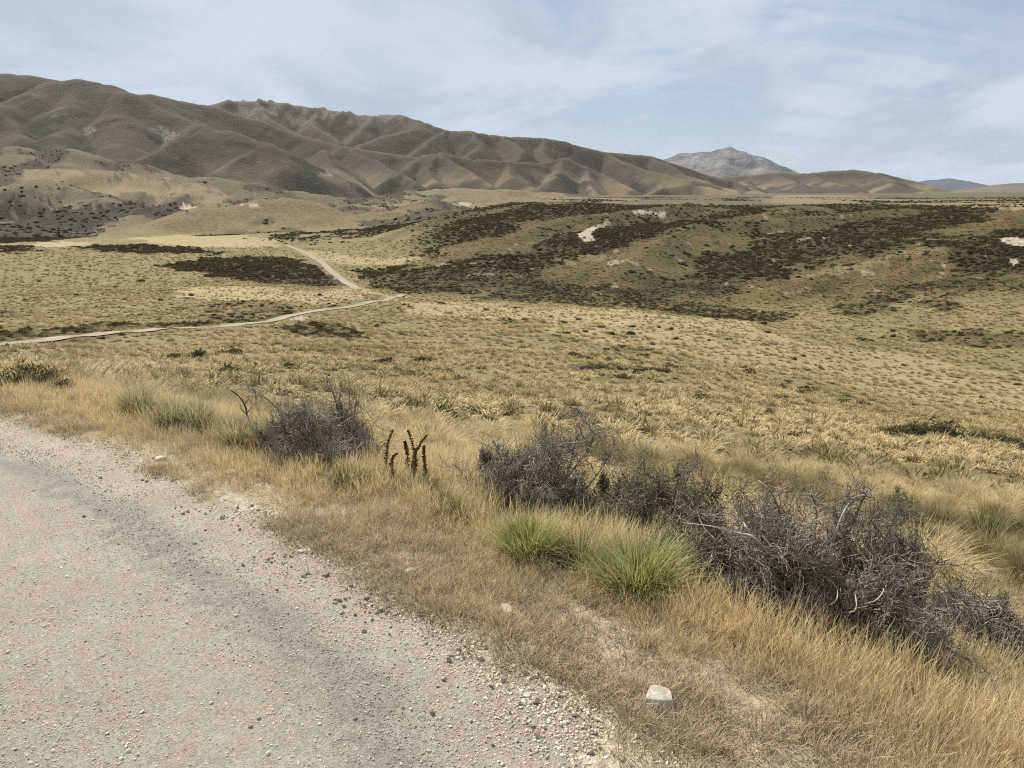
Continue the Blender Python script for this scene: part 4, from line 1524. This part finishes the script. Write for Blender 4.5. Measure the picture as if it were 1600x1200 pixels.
P_mid = [clump_mesh('tussock_tuft', m_tus, 220 + i, 250, .21, .28, .58, .010, .95, 1.2, 4, wind=.12) for i in range(4)]
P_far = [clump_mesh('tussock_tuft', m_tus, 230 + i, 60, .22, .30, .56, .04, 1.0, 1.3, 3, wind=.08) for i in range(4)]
parts_ = []
for (n, r0, r1, lod) in ((16500, 7.5, 95, 0), (42000, 95, 330, 1), (42000, 330, 700, 1)):
    x, y = sector(n, r0, r1)
    r = np.hypot(x, y)
    d = np.full(x.shape, 99.)
    nr = r < 60
    d[nr] = edge_d(x[nr], y[nr])
    s, b_, gd = cover(x, y)
    n1 = fbm(x / 6, y / 6, 141, 3)
    pr = (1 - .8 * s) * (1 - b_) * (1 - .35 * gd) * (.05 + 1.2 * n1) * np.where(r < 95, .8, 1)
    ok = (RNG.uniform(0, 1, n) < pr) & (d > 2.6) & (r > R_IND - 1.5)
    ok &= near_line(x, y, ROAD2) > 3.2
    ok &= near_line(x, y, ROAD3) > 4.2
    if lod == 1:                       # left beyond the road the grass is short
        ok &= ~((np.arctan2(x, y) < -.12) & (r > 520))
    x, y, r, s, gd, n1 = (q[ok] for q in (x, y, r, s, gd, n1))
    k = (.5 + 1.05 * RNG.uniform(0, 1, len(x)) ** 1.5) * (1 - .3 * gd) * np.where(r > 330, 1.7, np.where(r > 95, 1.25, 1.0))
    bank = sstep(240, 320, r) * sstep(-.2, 0, np.arctan2(x, y))
    tn_ = np.clip((fbm(x / 9, y / 9, 77, 3) - .42) * 2.6 + RNG.uniform(-.45, .5, len(x)) + .75 * bank - .3 * gd, 0, 1)
    parts_.append((x, y, k, tn_, lod))
x = np.concatenate([p[0] for p in parts_])
y = np.concatenate([p[1] for p in parts_])
k = np.concatenate([p[2] for p in parts_])
tn_ = np.concatenate([p[3] for p in parts_])
ix = np.concatenate([RNG.integers(0, 4, len(p[0])) + 4 * (1 - p[4] if False else p[4]) for p in parts_])
n = len(x)
rot_ = spin(n, .08)
# Join Geometry hands its inputs on in reverse order of linking, so list the far tufts first
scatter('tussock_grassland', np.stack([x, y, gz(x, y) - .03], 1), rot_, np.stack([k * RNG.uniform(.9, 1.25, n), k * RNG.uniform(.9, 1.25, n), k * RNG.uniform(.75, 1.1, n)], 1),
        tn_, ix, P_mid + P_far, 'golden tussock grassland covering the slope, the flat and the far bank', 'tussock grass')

# ------------------------------------------------------------------ scrub
def scrub_mesh(name, seed, n, size, m, flat=.75, link=False):
    V, Fq, rn = leaf_dome(seed, n, size, flat)
    return mk(name, V, Fq, m, None, {'rnd': rn}, smooth=False, link=link)


P_scrub = [scrub_mesh('scrub_bush', 300 + i, 520, .10, (m_scrub, m_scrubg, m_scrub, m_scrubb)[i]) for i in range(4)]
sx_, sy_, sk_ = [], [], []
for n, r0, r1, dens_k, big in ((46000, 22, 330, 1.0, .75), (120000, 330, 700, 1.0, 1.25), (40000, 700, 2300, 1.0, 2.2)):
    x, y = sector(n, r0, r1)
    s, b_, gd = cover(x, y)
    ok = (RNG.uniform(0, 1, n) < s ** 1.4 * 1.2) & (near_line(x, y, ROAD2) > 3.6) & (near_line(x, y, ROAD3) > 5)
    sx_.append(x[ok])
    sy_.append(y[ok])
    sk_.append(big * (.4 + 1.3 * RNG.uniform(0, 1, ok.sum()) ** 2.2))
x, y, k = np.concatenate(sx_), np.concatenate(sy_), np.concatenate(sk_)
n = len(x)
scatter('low_scrub', np.stack([x, y, gz(x, y) - .08], 1), spin(n, .1), np.stack([k, k, k * RNG.uniform(.6, 1.2, n)], 1), RNG.uniform(0, 1, n), RNG.integers(0, 4, n), P_scrub,
        'dark low scrub filling the gully and patching the far bank', 'scrub')

SPOTS = [(988, 511), (1029, 512), (1047, 515), (1082, 519), (1146, 512), (1012, 530), (1056, 530), (1019, 539), (1069, 540), (1107, 532), (1140, 530), (1112, 545), (1204, 555), (1171, 556), (1185, 565), (1177, 572), (1107, 566),
         (1240, 562), (1274, 571), (1284, 578), (1294, 561), (1254, 557), (1137, 587), (1235, 596), (1162, 575), (1265, 612), (930, 557), (1007, 577), (1100, 581), (914, 519), (996, 547), (1065, 554), (1412, 572), (1452, 585),
         (1557, 599), (1590, 602), (1535, 622), (1440, 615), (1397, 597), (1282, 575), (1010, 495), (1120, 500), (1200, 520), (1330, 552), (1370, 560), (860, 495), (880, 505), (905, 500), (940, 512), (760, 485), (820, 500), (700, 490),
         (690, 475), (740, 500), (640, 480), (540, 470), (500, 462), (420, 470), (380, 472), (470, 480), (330, 480), (300, 462), (250, 470), (180, 450), (120, 462), (60, 440), (150, 480), (40, 470), (220, 440), (100, 500), (660, 520), (720, 540), (600, 505)]
BIGS = [(1090, 622, 30, 14), (1075, 645, 36, 10), (1112, 714, 60, 22), (1217, 625, 30, 10), (1250, 632, 40, 10), (1202, 648, 30, 12), (1180, 700, 36, 14), (1195, 722, 30, 14), (1292, 698, 34, 12), (1390, 680, 50, 20), (1440, 678, 60, 24),
        (1480, 682, 60, 26), (1530, 690, 60, 20), (1570, 695, 50, 20), (1590, 700, 40, 16), (650, 645, 50, 26), (690, 655, 60, 26), (735, 650, 50, 22), (760, 662, 46, 18), (715, 668, 50, 20), (645, 672, 30, 20), (15, 602, 90, 46), (62, 604, 60, 40), (105, 610, 50, 32),
        (160, 612, 36, 20), (205, 612, 40, 22), (1420, 800, 60, 30), (1580, 830, 50, 30), (1570, 730, 40, 20), (1380, 705, 30, 12), (1010, 690, 34, 14), (950, 640, 26, 10), (850, 600, 24, 8), (770, 610, 30, 10), (300, 600, 30, 12), (560, 620, 26, 10), (480, 570, 30, 9)]
shrub_me = [scrub_mesh('shrub', 320 + i, 3200, .036, (m_scrub, m_scrubg, m_scrubb)[i]) for i in range(3)]
first = [True] * 3
jobs = [(px, py, None, None) for px, py in SPOTS] + BIGS
for i, (px, py, w, h) in enumerate(jobs):
    b = at(px, py)
    j = (0, 2, 0, 1)[i % 4] if w is None else (1 if i % 3 else 0)
    o = shrub_me[j] if first[j] else shrub_me[j].copy()
    first[j] = False
    col.objects.link(o)
    if w is None:
        wm = px_size(b, random.uniform(7, 13))
        hm = wm * .45
    else:
        wm = px_size(b, w)
        hm = px_size(b, h)
    o.location = (b.x, b.y, b.z - .05)
    o.scale = (wm / 1.5, wm / 1.5, hm / .62)
    o.rotation_euler = (0, 0, random.uniform(0, 6.28))
    if w is None:
        if px < 560 and py < 500:
            tag(o, 'small dark shrub dotted on the grass flat left of the road junction', 'shrub', 'dark shrubs on the left flat')
        else:
            tag(o, 'small dark shrub dotted on the pale grass flat below the far bank', 'shrub', 'dark shrubs dotted over the flat')
    elif px < 220:
        tag(o, 'low dark shrub at the left edge just beyond the grassy verge', 'shrub', 'dark shrubs beyond the verge')
    elif 630 < px < 775 and py > 640:
        tag(o, 'low dark shrub in the patch behind the brown seed spikes', 'shrub', 'dark shrubs behind the seed spikes')
    elif px > 1380 and 670 < py < 702:
        tag(o, 'low dark green shrub in the long patch near the right edge', 'shrub', 'shrubs of the long dark patch')
    else:
        tag(o, 'lone low dark shrub sitting among the near tussocks', 'shrub', 'dark shrubs among the near tussocks')

# ------------------------------------------------------------------ dry grass, dead turf, gravel and clods on and beside the road
P_straw = [clump_mesh('straw_tuft', m_straw, 400 + i, 34, .07, .12, .36, .0019, .42, .42, 4, head=1.9) for i in range(4)]
N = 60000
x, y = sector(N, 1.7, 15, 40, 1.5)
r = np.hypot(x, y)
d = edge_d(x, y)
n1 = fbm(x / .8, y / .8, 151, 3)
n2 = fbm(x / .25, y / .25, 153, 2)
right = sstep(-2.0, -.2, x)
pr = sstep(-.38 + .72 * right, -.02 + .95 * right, d + (n1 - .5) * (.5 + .9 * right)) * (1 - .75 * sstep(8, 11, np.hypot(x, y))) * (1 - .8 * sstep(2.2, 4.5, d)) * (.35 + 1.0 * n2)
pr = np.maximum(pr, sstep(-.1, .2, d) * (1 - sstep(2, 3, d)) * sstep(.56, .70, fbm(x / .38, y / .38, 155, 3)) * .45 * right)
ok = RNG.uniform(0, 1, N) < pr
x, y, d, n1, right = x[ok], y[ok], d[ok], n1[ok], right[ok]
n = len(x)
k = RNG.uniform(.45, 1.0, n) * (.5 + .5 * sstep(-.1 + .7 * right, .35 + .95 * right, d)) * (.62 + .34 * right)
scatter('dry_grass', np.stack([x, y, gz(x, y) - .01], 1), spin(n, .15), np.stack([k, k, k * RNG.uniform(.8, 1.2, n)], 1), np.clip(fbm(x / 1.2, y / 1.2, 157, 3) * 1.6 - .4 + RNG.uniform(-.2, .2, n), 0, 1),
        RNG.integers(0, 4, n), P_straw, 'golden dry grass along the road verge', 'dry grass')

P_turf = [clump_mesh('turf_tuft', m_turf, 420 + i, 30, .05, .025, .10, .0024, 1.0, .8, 3) for i in range(4)]
N = 70000
x, y = sector(N, 1.6, 12, 40, 1.4)
d = edge_d(x, y)
n1 = fbm(x / .5, y / .5, 161, 4)
pr = sstep(-.36, .12, d + (n1 - .5) * 1.3) * (1 - .6 * sstep(1.5, 3, d)) * (.28 + .72 * sstep(.47, .60, n1 + .07 * sstep(.3, 1, d)))
ok = RNG.uniform(0, 1, N) < pr
x, y = x[ok], y[ok]
n = len(x)
k = RNG.uniform(.6, 1.4, n)
scatter('dead_turf', np.stack([x, y, gz(x, y) - .004], 1), spin(n, .2), np.stack([k, k, k], 1), np.clip(fbm(x / .7, y / .7, 163, 3) * 2 - .6, 0, 1), RNG.integers(0, 4, n), P_turf,
        'brown dead turf between the gravel and the dry grass', 'turf')


def road_z(x, y):
    d = edge_d(x, y)
    return np.where(d < .05, surf_z(x, y, d), gz(x, y))


P_peb = []
for i in range(5):
    V, Fq = stone(500 + i, (1, RNG.uniform(.7, 1), RNG.uniform(.5, .8)), 6, 2, .05)
    P_peb.append(mk('pebble', V, Fq, m_peb, link=False, smooth=False))
N = 300000
x, y = sector(N, 1.6, 11, 44, 1.05)
d = edge_d(x, y)
n1 = fbm(x / .6, y / .6, 171, 3)
strip_ = np.exp(-((d + .6 + (n1 - .5) * .3) / .2) ** 2) + .8 * np.exp(-((d + 1.9) / .22) ** 2)
edge_ = np.exp(-((d - .02) / .22) ** 2)
pr = np.clip(.16 + .55 * sstep(.45, .75, fbm(x / .35, y / .35, 173, 3)) + .75 * strip_ + 1.1 * edge_, 0, 1) * (d < 1.6) * (d > -3.2) * (1 - .85 * sstep(.2, .7, d))
ok = RNG.uniform(0, 1, N) < pr
x, y, d, strip_ = x[ok], y[ok], d[ok], strip_[ok]
n = len(x)
k = .0035 + .0065 * RNG.uniform(0, 1, n) ** 2.5 + .010 * (RNG.uniform(0, 1, n) > .99) + .011 * np.exp(-((d + .05) / .25) ** 2) * RNG.uniform(0, 1, n) ** 2.5
tn_ = np.clip(RNG.normal(.58, .24, n) - .42 * np.minimum(strip_, 1), 0, 1)
scatter('gravel', np.stack([x, y, road_z(x, y) + k * .15], 1), spin(n, .5), np.stack([k, k, k], 1), tn_, RNG.integers(0, 5, n), P_peb, 'loose gravel strewn over the road surface', 'gravel')

P_clod = []
for i in range(4):
    V, Fq = stone(520 + i, (1, RNG.uniform(.7, 1), RNG.uniform(.5, .8)), 7, 3, .09)
    P_clod.append(mk('clod', V, Fq, m_clod, link=False, smooth=False))
N = 9000
x, y = sector(N, 1.7, 9.5, 42, 1.2)
d = edge_d(x, y)
n1 = fbm(x / .45, y / .45, 181, 3)
pr = np.exp(-((d - .02) / .2) ** 2) * sstep(.36, .62, n1) * .8
ok = RNG.uniform(0, 1, N) < pr
x, y = x[ok], y[ok]
cxs, cys = [x], [y]
for (px, py, nn, sp) in [(566, 962, 60, .05), (590, 975, 30, .06), (430, 905, 40, .06), (425, 893, 25, .06), (490, 925, 25, .05), (560, 932, 20, .04), (460, 870, 40, .10), (350, 815, 50, .14), (230, 745, 50, .18), (640, 1000, 25, .08), (690, 1045, 30, .07), (700, 1065, 20, .05), (790, 1130, 24, .07), (840, 1160, 20, .06), (940, 1190, 20, .06), (290, 780, 40, .15)]:
    b = at(px, py)
    cxs.append(b.x + RNG.normal(0, sp, nn) * 1.4)
    cys.append(b.y + RNG.normal(0, sp, nn))
x, y = np.concatenate(cxs), np.concatenate(cys)
n = len(x)
k = .005 + .028 * RNG.uniform(0, 1, n) ** 4
scatter('earth_clods', np.stack([x, y, road_z(x, y) + k * .25], 1), spin(n, .6), np.stack([k, k, k], 1), np.clip(RNG.normal(.4, .3, n), 0, 1), RNG.integers(0, 4, n), P_clod,
        'dark clods and stones along the road edge', 'clods')

# ------------------------------------------------------------------ the air between here and the far ranges
HB = (-24000, 24000, -6000, 42000, -1200, 900)
hv = [(HB[i], HB[2 + j], HB[4 + k]) for i in (0, 1) for j in (0, 1) for k in (0, 1)]
hf = [(0, 1, 3, 2), (4, 6, 7, 5), (0, 4, 5, 1), (2, 3, 7, 6), (0, 2, 6, 4), (1, 5, 7, 3)]
m_haze, q, out = mat('thin_haze')
pv = q.new('ShaderNodeVolumePrincipled')
pv.inputs['Color'].default_value = (.74, .84, 1.0, 1)
pv.inputs['Density'].default_value = 8.0e-6
pv.inputs['Anisotropy'].default_value = .2
pv.inputs['Density Attribute'].default_value = ''
m_haze.cycles.homogeneous_volume = True
m_haze.cycles.volume_sampling = 'DISTANCE'
q.l.new(pv.outputs[0], out.inputs['Volume'])
haze = mk('haze', hv, np.array(hf), m_haze, smooth=False)
tag(haze, 'thin blue haze veiling the far mountain', 'haze', kind='stuff')
